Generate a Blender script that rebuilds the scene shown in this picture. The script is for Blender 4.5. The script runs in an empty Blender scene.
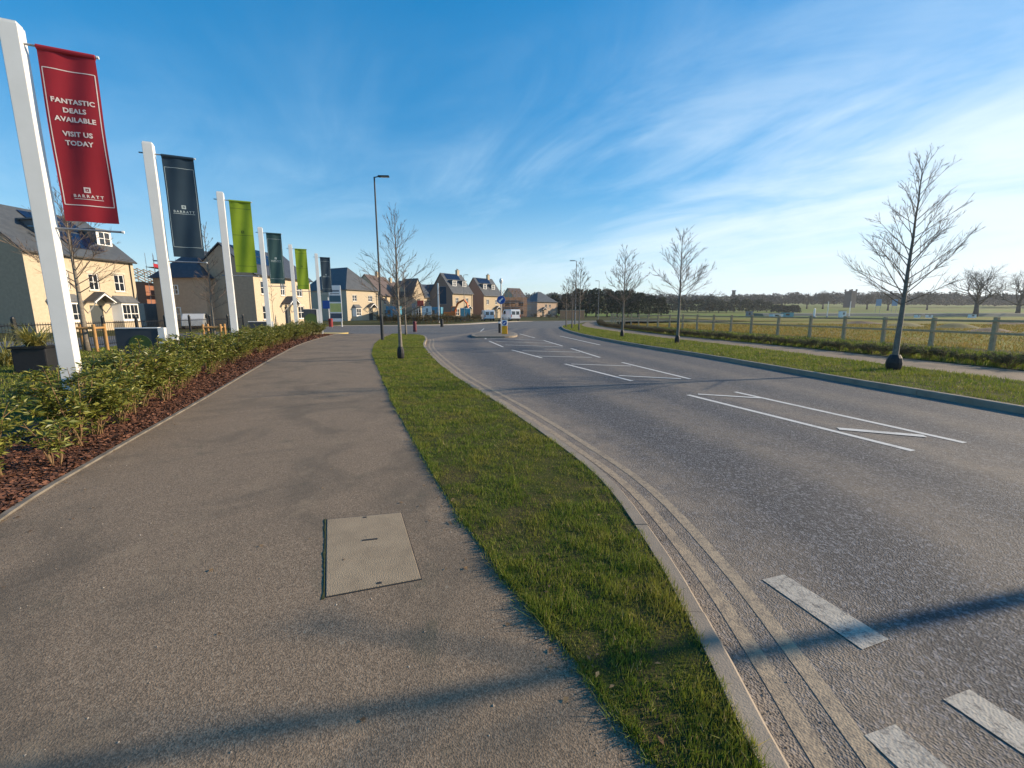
import bpy, bmesh, math, random
import numpy as np
from mathutils import Vector, Matrix
R = math.radians
rnd = random.Random(7)
nrng = np.random.default_rng(11)
sc = bpy.context.scene
COL = sc.collection

# ------------------------------------------------------------------ camera
CAM_H, FPX, HOR = 1.55, 425.0, 312.0
PITCH = math.atan((384 - HOR) / FPX)
cam_d = bpy.data.cameras.new('camera')
cam = bpy.data.objects.new('camera', cam_d); COL.objects.link(cam)
cam.location = (0, 0, CAM_H)
cam.rotation_euler = (R(90) - PITCH, 0, 0)
cam_d.sensor_fit = 'HORIZONTAL'; cam_d.sensor_width = 36.0
cam_d.lens = 36.0 * FPX / 1024.0
cam_d.clip_start = 0.05; cam_d.clip_end = 12000
sc.camera = cam

# ------------------------------------------------------------------ sun and sky
SUN_EL, SUN_AZ = R(19.5), R(13.0)          # azimuth measured from +X towards +Y
S = Vector((math.cos(SUN_AZ) * math.cos(SUN_EL), math.sin(SUN_AZ) * math.cos(SUN_EL), math.sin(SUN_EL)))
sun_d = bpy.data.lights.new('sun', 'SUN'); sun_d.energy = 5.0; sun_d.angle = R(0.53); sun_d.color = (1.0, 0.81, 0.57)
sun = bpy.data.objects.new('sun', sun_d); COL.objects.link(sun)
sun.rotation_euler = S.to_track_quat('Z', 'Y').to_euler()
sun.location = (60, 20, 40)
w = bpy.data.worlds.new('World'); sc.world = w; w.use_nodes = True
nt = w.node_tree; N = nt.nodes; L = nt.links
for n in list(N): N.remove(n)
def nn(t, **kw):
    n = N.new(t)
    for k, v in kw.items(): setattr(n, k, v)
    return n
out = nn('ShaderNodeOutputWorld'); bg = nn('ShaderNodeBackground'); bg.inputs['Strength'].default_value = 0.13
sky = nn('ShaderNodeTexSky', sky_type='NISHITA'); sky.sun_disc = False
sky.sun_elevation = SUN_EL; sky.sun_rotation = math.pi / 2 - SUN_AZ
sky.altitude = 40; sky.air_density = 1.0; sky.dust_density = 0.1; sky.ozone_density = 3.0
tc = nn('ShaderNodeTexCoord'); sep = nn('ShaderNodeSeparateXYZ'); L.new(tc.outputs['Generated'], sep.inputs[0])
def mth(op, a, b=None, clamp=False):
    n = nn('ShaderNodeMath', operation=op); n.use_clamp = clamp
    for i, v in enumerate((a, b)):
        if v is None: continue
        if isinstance(v, (int, float)): n.inputs[i].default_value = v
        else: L.new(v, n.inputs[i])
    return n.outputs[0]
def mrange(v, a, b, c, d, smooth=True):
    n = nn('ShaderNodeMapRange'); n.interpolation_type = 'SMOOTHSTEP' if smooth else 'LINEAR'
    L.new(v, n.inputs[0])
    for i, x in enumerate((a, b, c, d)): n.inputs[i + 1].default_value = x
    return n.outputs[0]
zz = mth('ADD', mth('MAXIMUM', sep.outputs[2], 0.0), 0.12)
cx_ = mth('DIVIDE', sep.outputs[0], zz); cy_ = mth('DIVIDE', sep.outputs[1], zz)
comb = nn('ShaderNodeCombineXYZ'); L.new(cx_, comb.inputs[0]); L.new(cy_, comb.inputs[1])
def cloud(scale, stretch, rot, detail, rough, dist, off):
    m0 = nn('ShaderNodeMapping'); m0.inputs['Rotation'].default_value = (0, 0, rot); L.new(comb.outputs[0], m0.inputs[0])
    m = nn('ShaderNodeMapping')
    m.inputs['Scale'].default_value = (scale, scale * stretch, 1); m.inputs['Location'].default_value = off
    L.new(m0.outputs[0], m.inputs[0])
    t = nn('ShaderNodeTexNoise'); t.inputs['Scale'].default_value = 1; t.inputs['Detail'].default_value = detail
    t.inputs['Roughness'].default_value = rough; t.inputs['Distortion'].default_value = dist
    L.new(m.outputs[0], t.inputs[0]); return t.outputs[0]
big = cloud(0.50, 0.62, R(-38), 6, 0.55, 0.8, (3.1, 1.7, 0))
wisp = cloud(1.3, 0.42, R(-34), 8, 0.62, 1.6, (0.4, 5.2, 0))
# more cloud towards the right (sun side) and low down
side = mrange(mth('ADD', sep.outputs[0], mth('MULTIPLY', sep.outputs[2], -0.35)), -0.15, 0.75, 0.0, 1.0)
low = mrange(sep.outputs[2], 0.0, 0.40, 1.0, 0.0)
cov = mth('ADD', mth('MULTIPLY', side, 0.17), mth('MULTIPLY', low, 0.17))
dens = mth('ADD', mth('ADD', mth('MULTIPLY', big, 0.58), mth('MULTIPLY', wisp, 0.42)), cov)
fac = mrange(dens, 0.46, 0.84, 0.0, 1.0)
up = mrange(sep.outputs[2], 0.60, 0.2, 0.12, 0.9); lf = mrange(sep.outputs[0], -0.6, 0.25, 0.45, 1.0)
fac = mth('MULTIPLY', mth('MULTIPLY', fac, up), lf, True)
hz = mrange(sep.outputs[2], -0.02, 0.26, 0.55, 0.0)       # pale band of thin cloud at the horizon
fac2 = mth('MAXIMUM', fac, hz)
sat = nn('ShaderNodeHueSaturation'); sat.inputs['Saturation'].default_value = 1.86; sat.inputs['Hue'].default_value = 0.501; sat.inputs['Value'].default_value = 1.62
gam = nn('ShaderNodeGamma'); gam.inputs[1].default_value = 0.60; L.new(sky.outputs[0], gam.inputs[0])   # a clear winter sky, a little flatter than the model's
L.new(gam.outputs[0], sat.inputs['Color'])
mix = nn('ShaderNodeMix', data_type='RGBA'); L.new(fac2, mix.inputs[0]); L.new(sat.outputs[0], mix.inputs[6])
cb = nn('ShaderNodeMix', data_type='RGBA')
sunward = mrange(sep.outputs[0], -0.4, 0.9, 0.0, 1.0, False)
L.new(sunward, cb.inputs[0]); cb.inputs[6].default_value = (3.1, 4.4, 5.4, 1); cb.inputs[7].default_value = (4.9, 5.5, 5.9, 1)
L.new(cb.outputs[2], mix.inputs[7])
L.new(mix.outputs[2], bg.inputs[0]); L.new(bg.outputs[0], out.inputs[0])
sc.view_settings.view_transform = 'Standard'; sc.view_settings.look = 'None'
sc.view_settings.exposure = 0.64; sc.view_settings.gamma = 1; sc.view_settings.use_curve_mapping = False
HAZE = 0.0002
sc.render.engine = 'CYCLES'
sc.cycles.max_bounces = 6; sc.cycles.transparent_max_bounces = 8
try:
    sc.cycles.use_denoising = True; sc.cycles.denoiser = 'OPENIMAGEDENOISE'
except Exception: pass

# ------------------------------------------------------------------ coordinates: a pixel of the survey photo -> a point of the place
def G(x, y, z=0.0):
    u = (x - 512) / FPX; v = (384 - y) / FPX
    dy = math.cos(PITCH) + v * math.sin(PITCH); dz = -math.sin(PITCH) + v * math.cos(PITCH)
    t = (z - CAM_H) / dz
    return (u * t, dy * t)
def AT(x, Y, z=0.0):
    zc = Y * math.cos(PITCH) - (z - CAM_H) * math.sin(PITCH)
    return ((x - 512) / FPX * zc, Y)

# ------------------------------------------------------------------ materials
MATS = {}
def mat(name, col, rough=0.7, metal=0.0, spec=0.4, var=0.0, vscale=3.0, col2=None, bump=0.0, bscale=60.0, transl=0.0, island=None, emit=None, coat=0.0):
    if name in MATS: return MATS[name]
    m = bpy.data.materials.new(name); MATS[name] = m; m.use_nodes = True
    t = m.node_tree; P = t.nodes['Principled BSDF']
    P.inputs['Base Color'].default_value = (*col, 1); P.inputs['Roughness'].default_value = rough
    P.inputs['Metallic'].default_value = metal; P.inputs['Specular IOR Level'].default_value = spec
    if coat: P.inputs['Coat Weight'].default_value = coat
    tcn = t.nodes.new('ShaderNodeTexCoord')
    if island or var or col2:
        c2 = col2 or tuple(min(1, c * (1 + var)) for c in col)
        c1 = col if col2 else tuple(c * (1 - var) for c in col)
        mx = t.nodes.new('ShaderNodeMix'); mx.data_type = 'RGBA'
        mx.inputs[6].default_value = (*c1, 1); mx.inputs[7].default_value = (*c2, 1)
        if island:
            g = t.nodes.new('ShaderNodeNewGeometry'); t.links.new(g.outputs['Random Per Island'], mx.inputs[0])
        else:
            nz = t.nodes.new('ShaderNodeTexNoise'); nz.inputs['Scale'].default_value = vscale; nz.inputs['Detail'].default_value = 6
            nz.inputs['Roughness'].default_value = 0.65
            t.links.new(tcn.outputs['Object'], nz.inputs['Vector'])
            mr = t.nodes.new('ShaderNodeMapRange'); mr.inputs[1].default_value = .3; mr.inputs[2].default_value = .7
            t.links.new(nz.outputs[0], mr.inputs[0]); t.links.new(mr.outputs[0], mx.inputs[0])
        t.links.new(mx.outputs[2], P.inputs['Base Color'])
    if bump:
        nz = t.nodes.new('ShaderNodeTexNoise'); nz.inputs['Scale'].default_value = bscale; nz.inputs['Detail'].default_value = 4
        t.links.new(tcn.outputs['Object'], nz.inputs['Vector'])
        b = t.nodes.new('ShaderNodeBump'); b.inputs['Strength'].default_value = bump; b.inputs['Distance'].default_value = 0.02
        t.links.new(nz.outputs[0], b.inputs['Height']); t.links.new(b.outputs[0], P.inputs['Normal'])
    if transl:
        tr = t.nodes.new('ShaderNodeBsdfTranslucent'); ms = t.nodes.new('ShaderNodeMixShader'); ms.inputs[0].default_value = transl
        src = P.inputs['Base Color'].links[0].from_socket if P.inputs['Base Color'].links else None
        if src: t.links.new(src, tr.inputs[0])
        else: tr.inputs[0].default_value = (*col, 1)
        o = t.nodes['Material Output']
        t.links.new(P.outputs[0], ms.inputs[1]); t.links.new(tr.outputs[0], ms.inputs[2]); t.links.new(ms.outputs[0], o.inputs[0])
    if emit:
        P.inputs['Emission Color'].default_value = (*emit[0], 1); P.inputs['Emission Strength'].default_value = emit[1]
    return m

class NT:
    """small helper for hand-made node trees"""
    def __init__(s, name):
        s.m = bpy.data.materials.new(name); s.m.use_nodes = True; s.t = s.m.node_tree; s.P = s.t.nodes['Principled BSDF']
        s.tc = s.t.nodes.new('ShaderNodeTexCoord'); MATS[name] = s.m
    def n(s, typ, ins=None, **kw):
        x = s.t.nodes.new(typ)
        for k, v in kw.items(): setattr(x, k, v)
        for k, v in (ins or {}).items():
            if hasattr(v, 'is_output'): s.t.links.new(v, x.inputs[k])
            else: x.inputs[k].default_value = v
        return x
    def noise(s, vec, scale, detail=5, rough=.6, dist=0):
        return s.n('ShaderNodeTexNoise', {'Vector': vec, 'Scale': scale, 'Detail': detail, 'Roughness': rough, 'Distortion': dist}).outputs[0]
    def ramp(s, v, a, b, c=0., d=1.):
        return s.n('ShaderNodeMapRange', {0: v, 1: a, 2: b, 3: c, 4: d}, interpolation_type='SMOOTHSTEP').outputs[0]
    def mix(s, f, a, b, blend='MIX'):
        x = s.t.nodes.new('ShaderNodeMix'); x.data_type = 'RGBA'; x.blend_type = blend
        for i, v in ((0, f), (6, a), (7, b)):
            if hasattr(v, 'is_output'): s.t.links.new(v, x.inputs[i])
            elif i and len(v) == 3: x.inputs[i].default_value = (*v, 1)
            else: x.inputs[i].default_value = v
        return x.outputs[2]
    def math(s, op, a, b):
        return s.n('ShaderNodeMath', {0: a, 1: b}, operation=op).outputs[0]
    def bump(s, h, strength, dist):
        b = s.n('ShaderNodeBump', {'Height': h, 'Strength': strength, 'Distance': dist}); s.t.links.new(b.outputs[0], s.P.inputs['Normal'])
    def base(s, c): s.t.links.new(c, s.P.inputs['Base Color'])

def asphalt(name, dark, light, dust, uvbands):
    a = NT(name); ob = a.tc.outputs['Object']
    vor = a.n('ShaderNodeTexVoronoi', {'Vector': ob, 'Scale': 95.0}); stone = vor.outputs['Color']
    sepc = a.n('ShaderNodeSeparateColor', {0: stone}).outputs[0]
    c = a.mix(a.ramp(sepc, .25, .95), dark, light); v2 = a.n('ShaderNodeTexVoronoi', {'Vector': ob, 'Scale': 58.0}); s2 = a.n('ShaderNodeSeparateColor', {0: v2.outputs['Color']}).outputs[1]; c = a.mix(a.ramp(s2, .74, .97, 0, .65), c, tuple(x * 2.2 for x in light)); c = a.mix(a.ramp(s2, .45, .05, 0, .8), c, tuple(x * .4 for x in dark))
    fine = a.noise(ob, 320, 2); c = a.mix(a.math('MULTIPLY', fine, .28), c, tuple(x * 1.7 for x in light))
    large = a.noise(ob, .55, 5, .6, .5); mid = a.noise(ob, 3.5, 5, .7)
    d = a.math('MULTIPLY', a.ramp(large, .38, .68), a.ramp(mid, .3, .75))
    if uvbands:
        uv = a.tc.outputs['UV']; su = a.n('ShaderNodeSeparateXYZ', {0: uv}).outputs[0]
        wob = a.noise(ob, .35, 4); uu = a.math('ADD', su, a.math('MULTIPLY', a.math('SUBTRACT', wob, .5), .09))
        cr = a.t.nodes.new('ShaderNodeValToRGB'); a.t.links.new(uu, cr.inputs[0]); e = cr.color_ramp; e.interpolation = 'EASE'
        pts = [(0, 1), (.065, .95), (.11, .5), (.16, .10), (.22, .10), (.29, .62), (.34, .50), (.42, .05), (.50, .3), (.55, .75), (.62, .45), (.70, .08), (.80, .55), (.86, .2), (.95, .25), (1, .9)]
        while len(e.elements) < len(pts): e.elements.new(.5)
        for el, (p, v) in zip(e.elements, pts): el.position = p; el.color = (v, v, v, 1)
        d2 = a.math('MULTIPLY', cr.outputs[0], a.ramp(mid, .2, .7, .3, 1.0))
        d = a.math('MAXIMUM', a.math('MULTIPLY', d, .35), d2)
    c = a.mix(a.math('MULTIPLY', d, .62), c, dust); a.base(c)
    h = a.math('ADD', vor.outputs['Distance'], a.math('MULTIPLY', fine, .25))
    a.bump(h, .8 if uvbands else .45, .006 if uvbands else .005); a.P.inputs['Roughness'].default_value = .82; a.P.inputs['Specular IOR Level'].default_value = .35
    return a.m
M_road = asphalt('road asphalt', (.024, .025, .029), (.105, .105, .112), (.34, .265, .19), True)

def mk_path():
    a = NT('footpath tarmac'); ob = a.tc.outputs['Object']
    vor = a.n('ShaderNodeTexVoronoi', {'Vector': ob, 'Scale': 170.0}); s0 = a.n('ShaderNodeSeparateColor', {0: vor.outputs['Color']}).outputs[0]
    c = a.mix(a.ramp(s0, 0, 1), (.105, .074, .047), (.285, .206, .136)); v2 = a.n('ShaderNodeTexVoronoi', {'Vector': ob, 'Scale': 105.0}); s2 = a.n('ShaderNodeSeparateColor', {0: v2.outputs['Color']}).outputs[1]; c = a.mix(a.ramp(s2, .84, .99, 0, .4), c, (.40, .32, .23)); c = a.mix(a.ramp(s2, .2, .02, 0, .35), c, (.05, .036, .025))
    c = a.mix(a.math('MULTIPLY', a.noise(ob, 420, 2), .3), c, (.30, .24, .18))
    big = a.noise(ob, .9, 6, .62, .8); c = a.mix(a.ramp(big, .44, .70, 0, .55), c, (.092, .076, .056))
    st = a.noise(ob, 2.6, 6, .7, .3); c = a.mix(a.ramp(st, .54, .72, 0, .6), c, (.27, .205, .135)); dk = a.noise(ob, .45, 5, .65, 1.0); c = a.mix(a.ramp(dk, .5, .68, 0, .45), c, (.075, .062, .046))
    gr = a.noise(ob, 1.7, 4, .6, 1.2); c = a.mix(a.ramp(gr, .58, .75, 0, .35), c, (.070, .076, .050))
    sp = a.n('ShaderNodeTexVoronoi', {'Vector': ob, 'Scale': 4.2}); c = a.mix(a.ramp(sp.outputs['Distance'], .055, .03, 0, .5), c, (.33, .28, .21))
    a.base(c); a.bump(a.math('ADD', vor.outputs['Distance'], a.math('MULTIPLY', big, 1.2)), .38, .004)
    a.P.inputs['Roughness'].default_value = .85; a.P.inputs['Specular IOR Level'].default_value = .3
    return a.m
M_path = mk_path()

def mk_ground(name, cols, scales, bump=.3):
    a = NT(name); ob = a.tc.outputs['Object']
    c = a.mix(a.ramp(a.noise(ob, scales[0], 6, .65, .4), .35, .65), cols[0], cols[1])
    c = a.mix(a.ramp(a.noise(ob, scales[1], 5, .7, .6), .43, .62), c, cols[2])
    f = a.noise(ob, scales[2], 4, .7); c = a.mix(a.ramp(f, .3, .75, 0, .5), c, cols[3])
    a.base(c); a.bump(f, bump, .05); a.P.inputs['Roughness'].default_value = .95; a.P.inputs['Specular IOR Level'].default_value = .1
    return a.m
M_turf = mk_ground('turf soil', [(.050, .062, .014), (.070, .075, .020), (.085, .068, .03), (.04, .036, .015)], (1.2, 2.5, 40))
M_field = mk_ground('rough field', [(.155, .18, .022), (.23, .215, .035), (.23, .145, .05), (.10, .11, .025)], (.08, .16, 3.5))
M_far = mk_ground('far ground', [(.11, .175, .020), (.15, .185, .025), (.16, .145, .05), (.09, .13, .025)], (.012, .02, .5))
M_mulch = mat('bark mulch bed', (.050, .022, .014), .95, col2=(.10, .045, .028), vscale=18, bump=.8, bscale=45)
M_chip = mat('bark chip', (.055, .022, .014), .85, col2=(.21, .092, .052), island=True)
M_kerb = mat('kerb concrete', (.31, .255, .195), .85, col2=(.21, .17, .13), vscale=2.5, bump=.25, bscale=120)
M_edging = mat('edging concrete', (.165, .145, .12), .9, var=.4, vscale=5)
def worn(name, paint, paint2, road, lo, hi):
    a = NT(name); ob = a.tc.outputs['Object']; c = a.mix(a.noise(ob, 6, 5, .7), paint, paint2)
    f = a.math('MULTIPLY', a.ramp(a.noise(ob, 26, 8, .8), lo, hi), a.ramp(a.noise(ob, 4, 4, .6), .25, .45, .55, 1))
    v = a.n('ShaderNodeTexVoronoi', {'Vector': ob, 'Scale': 95.0})
    c = a.mix(f, road, c); a.base(c); a.bump(v.outputs['Distance'], .5, .004); a.P.inputs['Roughness'].default_value = .8; return a.m
M_white = worn('road paint', (.66, .65, .62), (.52, .50, .46), (.12, .12, .12), .26, .45)
M_worn = worn('worn road paint', (.50, .45, .38), (.32, .29, .24), (.11, .105, .10), .34, .54)
M_yellow = worn('faded yellow paint', (.40, .31, .205), (.31, .24, .165), (.16, .13, .10), .35, .58)
def mk_grass():
    a = NT('grass blade'); ob = a.tc.outputs['Object']; g = a.n('ShaderNodeNewGeometry').outputs['Random Per Island']
    c = a.mix(g, (.085, .150, .014), (.235, .270, .040)); pt = a.noise(ob, 1.6, 4, .7, .5)
    c = a.mix(a.ramp(pt, .42, .66, 0, .6), c, (.30, .26, .05)); pt2 = a.noise(ob, 2.3, 3, .6); c = a.mix(a.ramp(pt2, .52, .7, 0, .55), c, (.055, .105, .012))
    c = a.mix(a.ramp(g, .93, .95), c, (.42, .34, .15)); a.base(c); a.P.inputs['Roughness'].default_value = .6; a.P.inputs['Specular IOR Level'].default_value = .25
    tr = a.n('ShaderNodeBsdfTranslucent', {0: c}); ms = a.n('ShaderNodeMixShader', {0: .35, 1: a.P.outputs[0], 2: tr.outputs[0]}); a.t.links.new(ms.outputs[0], a.t.nodes['Material Output'].inputs[0]); return a.m
M_grass = mk_grass()
M_drygrass = mat('dry grass tuft', (.17, .165, .028), .8, col2=(.40, .265, .085), island=True, transl=.3, spec=.15)
M_leaf = mat('laurel leaf', (.055, .095, .015), .42, col2=(.31, .30, .060), island=True, transl=.25, spec=.5)
M_leaf2 = mat('small shrub leaf', (.045, .045, .018), .6, col2=(.12, .095, .04), island=True, transl=.2)
M_phorm = mat('strap leaf', (.17, .165, .035), .5, col2=(.46, .40, .12), island=True, transl=.25)
M_stem = mat('shrub stem', (.10, .06, .03), .8, col2=(.24, .15, .07), vscale=12)
M_bark = mat('young bark', (.125, .105, .085), .85, col2=(.235, .21, .175), vscale=14, bump=.4, bscale=50)
M_twig = mat('twig bark', (.115, .080, .060), .8, col2=(.17, .13, .10), vscale=6)
M_darkbark = mat('old bark', (.07, .06, .05), .9, var=.3)
M_guard = mat('black rubber', (.014, .015, .018), .6, var=.3, vscale=20)
M_pole = mat('white powder coat', (.80, .80, .79), .4, col2=(.70, .70, .68), vscale=1.3)
M_galv = mat('galvanised steel', (.30, .31, .33), .45, metal=.6, var=.2, vscale=10)
M_lamp = mat('dark green lamp paint', (.022, .026, .030), .45)
M_lampgrey = mat('grey lamp paint', (.16, .17, .18), .5)
M_red = mat('red banner cloth', (.30, .012, .024), .75, var=.05, vscale=6)
M_navy = mat('slate banner cloth', (.017, .040, .066), .75, var=.06, vscale=6)
M_green = mat('green banner cloth', (.20, .30, .012), .75, var=.05, vscale=6)
M_letter = mat('banner print', (.72, .62, .60), .8)
M_letter2 = mat('pale banner print', (.42, .50, .52), .8)
M_letterg = mat('dark green print', (.05, .09, .015), .8)
M_man = mat('concrete lid', (.36, .275, .18), .9, col2=(.25, .19, .125), vscale=5, bump=.35, bscale=150)
M_moss = mat('moss', (.045, .05, .015), .95, var=.4, vscale=30)
M_iron = mat('dark iron', (.05, .048, .045), .6, metal=.5, var=.3)
M_black = mat('black iron paint', (.012, .012, .013), .45)
M_cream = mat('cream brick', (.53, .445, .325), .88, col2=(.44, .36, .255), vscale=5, bump=.3, bscale=14)
M_cream2 = mat('yellow brick', (.51, .415, .295), .9, col2=(.41, .325, .22), vscale=5)
M_buff = mat('buff render', (.48, .36, .27), .9, var=.08, vscale=1.5)
M_redbrick = mat('red brick', (.30, .135, .08), .9, col2=(.23, .10, .06), vscale=5)
M_brown = mat('brown block', (.20, .13, .095), .9, var=.25, vscale=4)
def mk_slate(name, a_, b_):
    a = NT(name); ob = a.tc.outputs['Object']
    sx = a.n('ShaderNodeSeparateXYZ', {0: ob})
    zc = a.math('MULTIPLY', sx.outputs[2], 34.0); saw = a.math('FRACT', zc, 0.0)
    rowid = a.math('FLOOR', zc, 0)
    v = a.n('ShaderNodeTexVoronoi', {'Vector': ob, 'Scale': 4.0}); s = a.n('ShaderNodeSeparateColor', {0: v.outputs['Color']}).outputs[0]
    c = a.mix(a.math('MULTIPLY', a.math('ADD', s, a.noise(ob, 1.2, 4)), .5), a_, b_); a.base(c)
    a.bump(saw, .5, .02); a.P.inputs['Roughness'].default_value = .55
    return a.m
M_slate = mk_slate('slate roof', (.045, .052, .06), (.085, .094, .105))
M_slate2 = mk_slate('blue slate roof', (.028, .034, .050), (.055, .066, .088))
M_tile = mk_slate('brown tile roof', (.085, .060, .048), (.13, .09, .07))
M_lead = mat('lead roof', (.13, .135, .14), .6, var=.15)
M_upvc = mat('white window frame', (.80, .79, .77), .4)
M_glass = mat('window glass', (.015, .020, .028), .06, spec=.8)
M_solar = mat('solar panel', (.008, .012, .035), .15, spec=.7)
M_stone = mat('pale stone', (.52, .46, .36), .85, var=.1, vscale=6)
M_doorg = mat('dark door paint', (.04, .05, .055), .4)
M_wood = mat('weathered fence timber', (.55, .40, .245), .85, col2=(.36, .26, .16), vscale=7, bump=.4, bscale=40)
M_pine = mat('fresh round timber', (.44, .25, .09), .8, col2=(.33, .18, .07), vscale=6)
M_orange = mat('orange machine paint', (.62, .14, .02), .5)
M_cabin = mat('blue cabin paint', (.06, .24, .36), .5, var=.1)
M_teal = mat('teal cabin paint', (.13, .36, .40), .5)
M_van = mat('white van paint', (.75, .76, .77), .3, spec=.5, coat=.4)
M_tyre = mat('tyre rubber', (.02, .02, .02), .8)
M_rim = mat('wheel alloy', (.4, .4, .42), .3, metal=.8)
M_lampr = mat('red lens', (.35, .01, .01), .2)
M_lampw = mat('clear lens', (.75, .75, .72), .15)
M_signblue = mat('blue sign face', (.010, .075, .33), .4)
M_signwhite = mat('white sign face', (.80, .80, .78), .5)
M_signyel = mat('yellow sign face', (.95, .42, .012), .5)
M_maroon = mat('maroon bollard paint', (.12, .016, .03), .5)
M_grey = mat('grey coated panel', (.20, .22, .24), .5, var=.1)
M_wood_far = mat('far bare wood', (.026, .033, .034), .95, col2=(.066, .064, .056), island=True)
M_conifer = mat('dark evergreen', (.016, .026, .014), .9, col2=(.045, .058, .026), island=True)
M_shade = mat('hawthorn hedge leaf', (.045, .055, .022), .8, col2=(.09, .085, .04), island=True)
M_tower = mat('tower stone', (.06, .06, .062), .9, var=.2, vscale=.2)
M_soil = mat('dug soil', (.15, .10, .065), .95, var=.35, vscale=.8, bump=.5, bscale=3)
M_mapg = mat('map green print', (.45, .55, .16), .6, col2=(.62, .60, .22), vscale=2.5)

# ------------------------------------------------------------------ mesh helpers
class MB:
    def __init__(s): s.v = []; s.f = []
    def box(s, x0, y0, z0, x1, y1, z1, M=None):
        b = len(s.v)
        P = [(x0, y0, z0), (x1, y0, z0), (x1, y1, z0), (x0, y1, z0), (x0, y0, z1), (x1, y0, z1), (x1, y1, z1), (x0, y1, z1)]
        if M is not None: P = [tuple(M @ Vector(p)) for p in P]
        s.v += P
        s.f += [tuple(b + i for i in q) for q in ((0, 3, 2, 1), (4, 5, 6, 7), (0, 1, 5, 4), (1, 2, 6, 5), (2, 3, 7, 6), (3, 0, 4, 7))]
        return s
    def poly(s, pts):
        b = len(s.v); s.v += [tuple(p) for p in pts]; s.f.append(tuple(range(b, b + len(pts)))); return s
    def prism(s, pts, off):
        """closed prism: polygon pts (3D) extruded by vector off"""
        b = len(s.v); n = len(pts); s.v += [tuple(p) for p in pts] + [tuple(Vector(p) + Vector(off)) for p in pts]
        s.f.append(tuple(range(b + n - 1, b - 1, -1))); s.f.append(tuple(range(b + n, b + 2 * n)))
        for i in range(n):
            j = (i + 1) % n; s.f.append((b + i, b + j, b + n + j, b + n + i))
        return s
    def tube(s, pts, rad, n=6, cap=True):
        pts = [Vector(p) for p in pts]; b = len(s.v)
        if not hasattr(rad, '__len__'): rad = [rad] * len(pts)
        for i, p in enumerate(pts):
            d = (pts[min(i + 1, len(pts) - 1)] - pts[max(i - 1, 0)]); d = d.normalized() if d.length else Vector((0, 0, 1))
            a = d.cross(Vector((0, 0, 1)) if abs(d.z) < .9 else Vector((1, 0, 0))).normalized(); c = d.cross(a)
            for k in range(n):
                t = 2 * math.pi * k / n; s.v.append(tuple(p + (a * math.cos(t) + c * math.sin(t)) * rad[i]))
        for i in range(len(pts) - 1):
            for k in range(n):
                k2 = (k + 1) % n; s.f.append((b + i * n + k, b + i * n + k2, b + (i + 1) * n + k2, b + (i + 1) * n + k))
        if cap:
            s.f.append(tuple(b + k for k in range(n - 1, -1, -1))); e = b + (len(pts) - 1) * n; s.f.append(tuple(e + k for k in range(n)))
        return s
    def lathe(s, prof, n=16, c=(0, 0)):
        b = len(s.v)
        for (r, z) in prof:
            for k in range(n): t = 2 * math.pi * k / n; s.v.append((c[0] + r * math.cos(t), c[1] + r * math.sin(t), z))
        for i in range(len(prof) - 1):
            for k in range(n):
                k2 = (k + 1) % n; s.f.append((b + i * n + k, b + i * n + k2, b + (i + 1) * n + k2, b + (i + 1) * n + k))
        s.f.append(tuple(b + k for k in range(n - 1, -1, -1))); e = b + (len(prof) - 1) * n; s.f.append(tuple(e + k for k in range(n)))
        return s
    def mesh(s, name, m, smooth=False, bevel=0):
        me = bpy.data.meshes.new(name); me.from_pydata(s.v, [], s.f); me.materials.append(m)
        if bevel:
            bm = bmesh.new(); bm.from_mesh(me)
            bmesh.ops.bevel(bm, geom=bm.edges[:], offset=bevel, segments=2, affect='EDGES', profile=.6, clamp_overlap=True)
            bm.to_mesh(me); bm.free()
        if smooth: me.polygons.foreach_set('use_smooth', [True] * len(me.polygons))
        me.update(); return me
    def build(s, name, m, parent=None, smooth=False, bevel=0, loc=None):
        return link(name, s.mesh(name, m, smooth, bevel), parent, loc)
def link(name, me, parent=None, loc=None):
    o = bpy.data.objects.new(name, me); COL.objects.link(o)
    if parent is not None: o.parent = parent
    if loc is not None: o.location = loc
    return o
def tag(o, label, cat, group=None):
    o['label'] = label; o['category'] = cat
    if group: o['group'] = group
    return o
def thing(name, label, cat, loc=(0, 0, 0), rz=0, group=None):
    o = bpy.data.objects.new(name, None); COL.objects.link(o); o.location = loc; o.rotation_euler = (0, 0, rz)
    o.empty_display_size = .2
    return tag(o, label, cat, group)
def structure(o, kind='structure'): o['kind'] = kind; return o
def copy_tree(o, parent=None):
    c = o.copy(); COL.objects.link(c); c.parent = parent
    for ch in list(o.children): copy_tree(ch, c)
    return c
def tri_mesh(name, verts, faces_n, m):
    """verts (n*k,3) float array of n independent k-gons"""
    k = faces_n; nv = len(verts); nf = nv // k
    me = bpy.data.meshes.new(name); me.vertices.add(nv); me.vertices.foreach_set('co', verts.astype(np.float32).ravel())
    me.loops.add(nv); me.loops.foreach_set('vertex_index', np.arange(nv, dtype=np.int32))
    me.polygons.add(nf); me.polygons.foreach_set('loop_start', np.arange(0, nv, k, dtype=np.int32))
    me.polygons.foreach_set('loop_total', np.full(nf, k, dtype=np.int32)); me.materials.append(m); me.update(calc_edges=True); return me
def spline(pts, n=12):
    """Catmull-Rom through 2D points"""
    P = [np.array(p, float) for p in pts]; P = [2 * P[0] - P[1]] + P + [2 * P[-1] - P[-2]]; o = []
    for i in range(1, len(P) - 2):
        for k in range(n):
            t = k / n; a, b, c, d = P[i - 1], P[i], P[i + 1], P[i + 2]
            o.append(tuple(.5 * (2 * b + (c - a) * t + (2 * a - 5 * b + 4 * c - d) * t * t + (-a + 3 * b - 3 * c + d) * t ** 3)))
    o.append(tuple(P[-2])); return o
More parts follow.
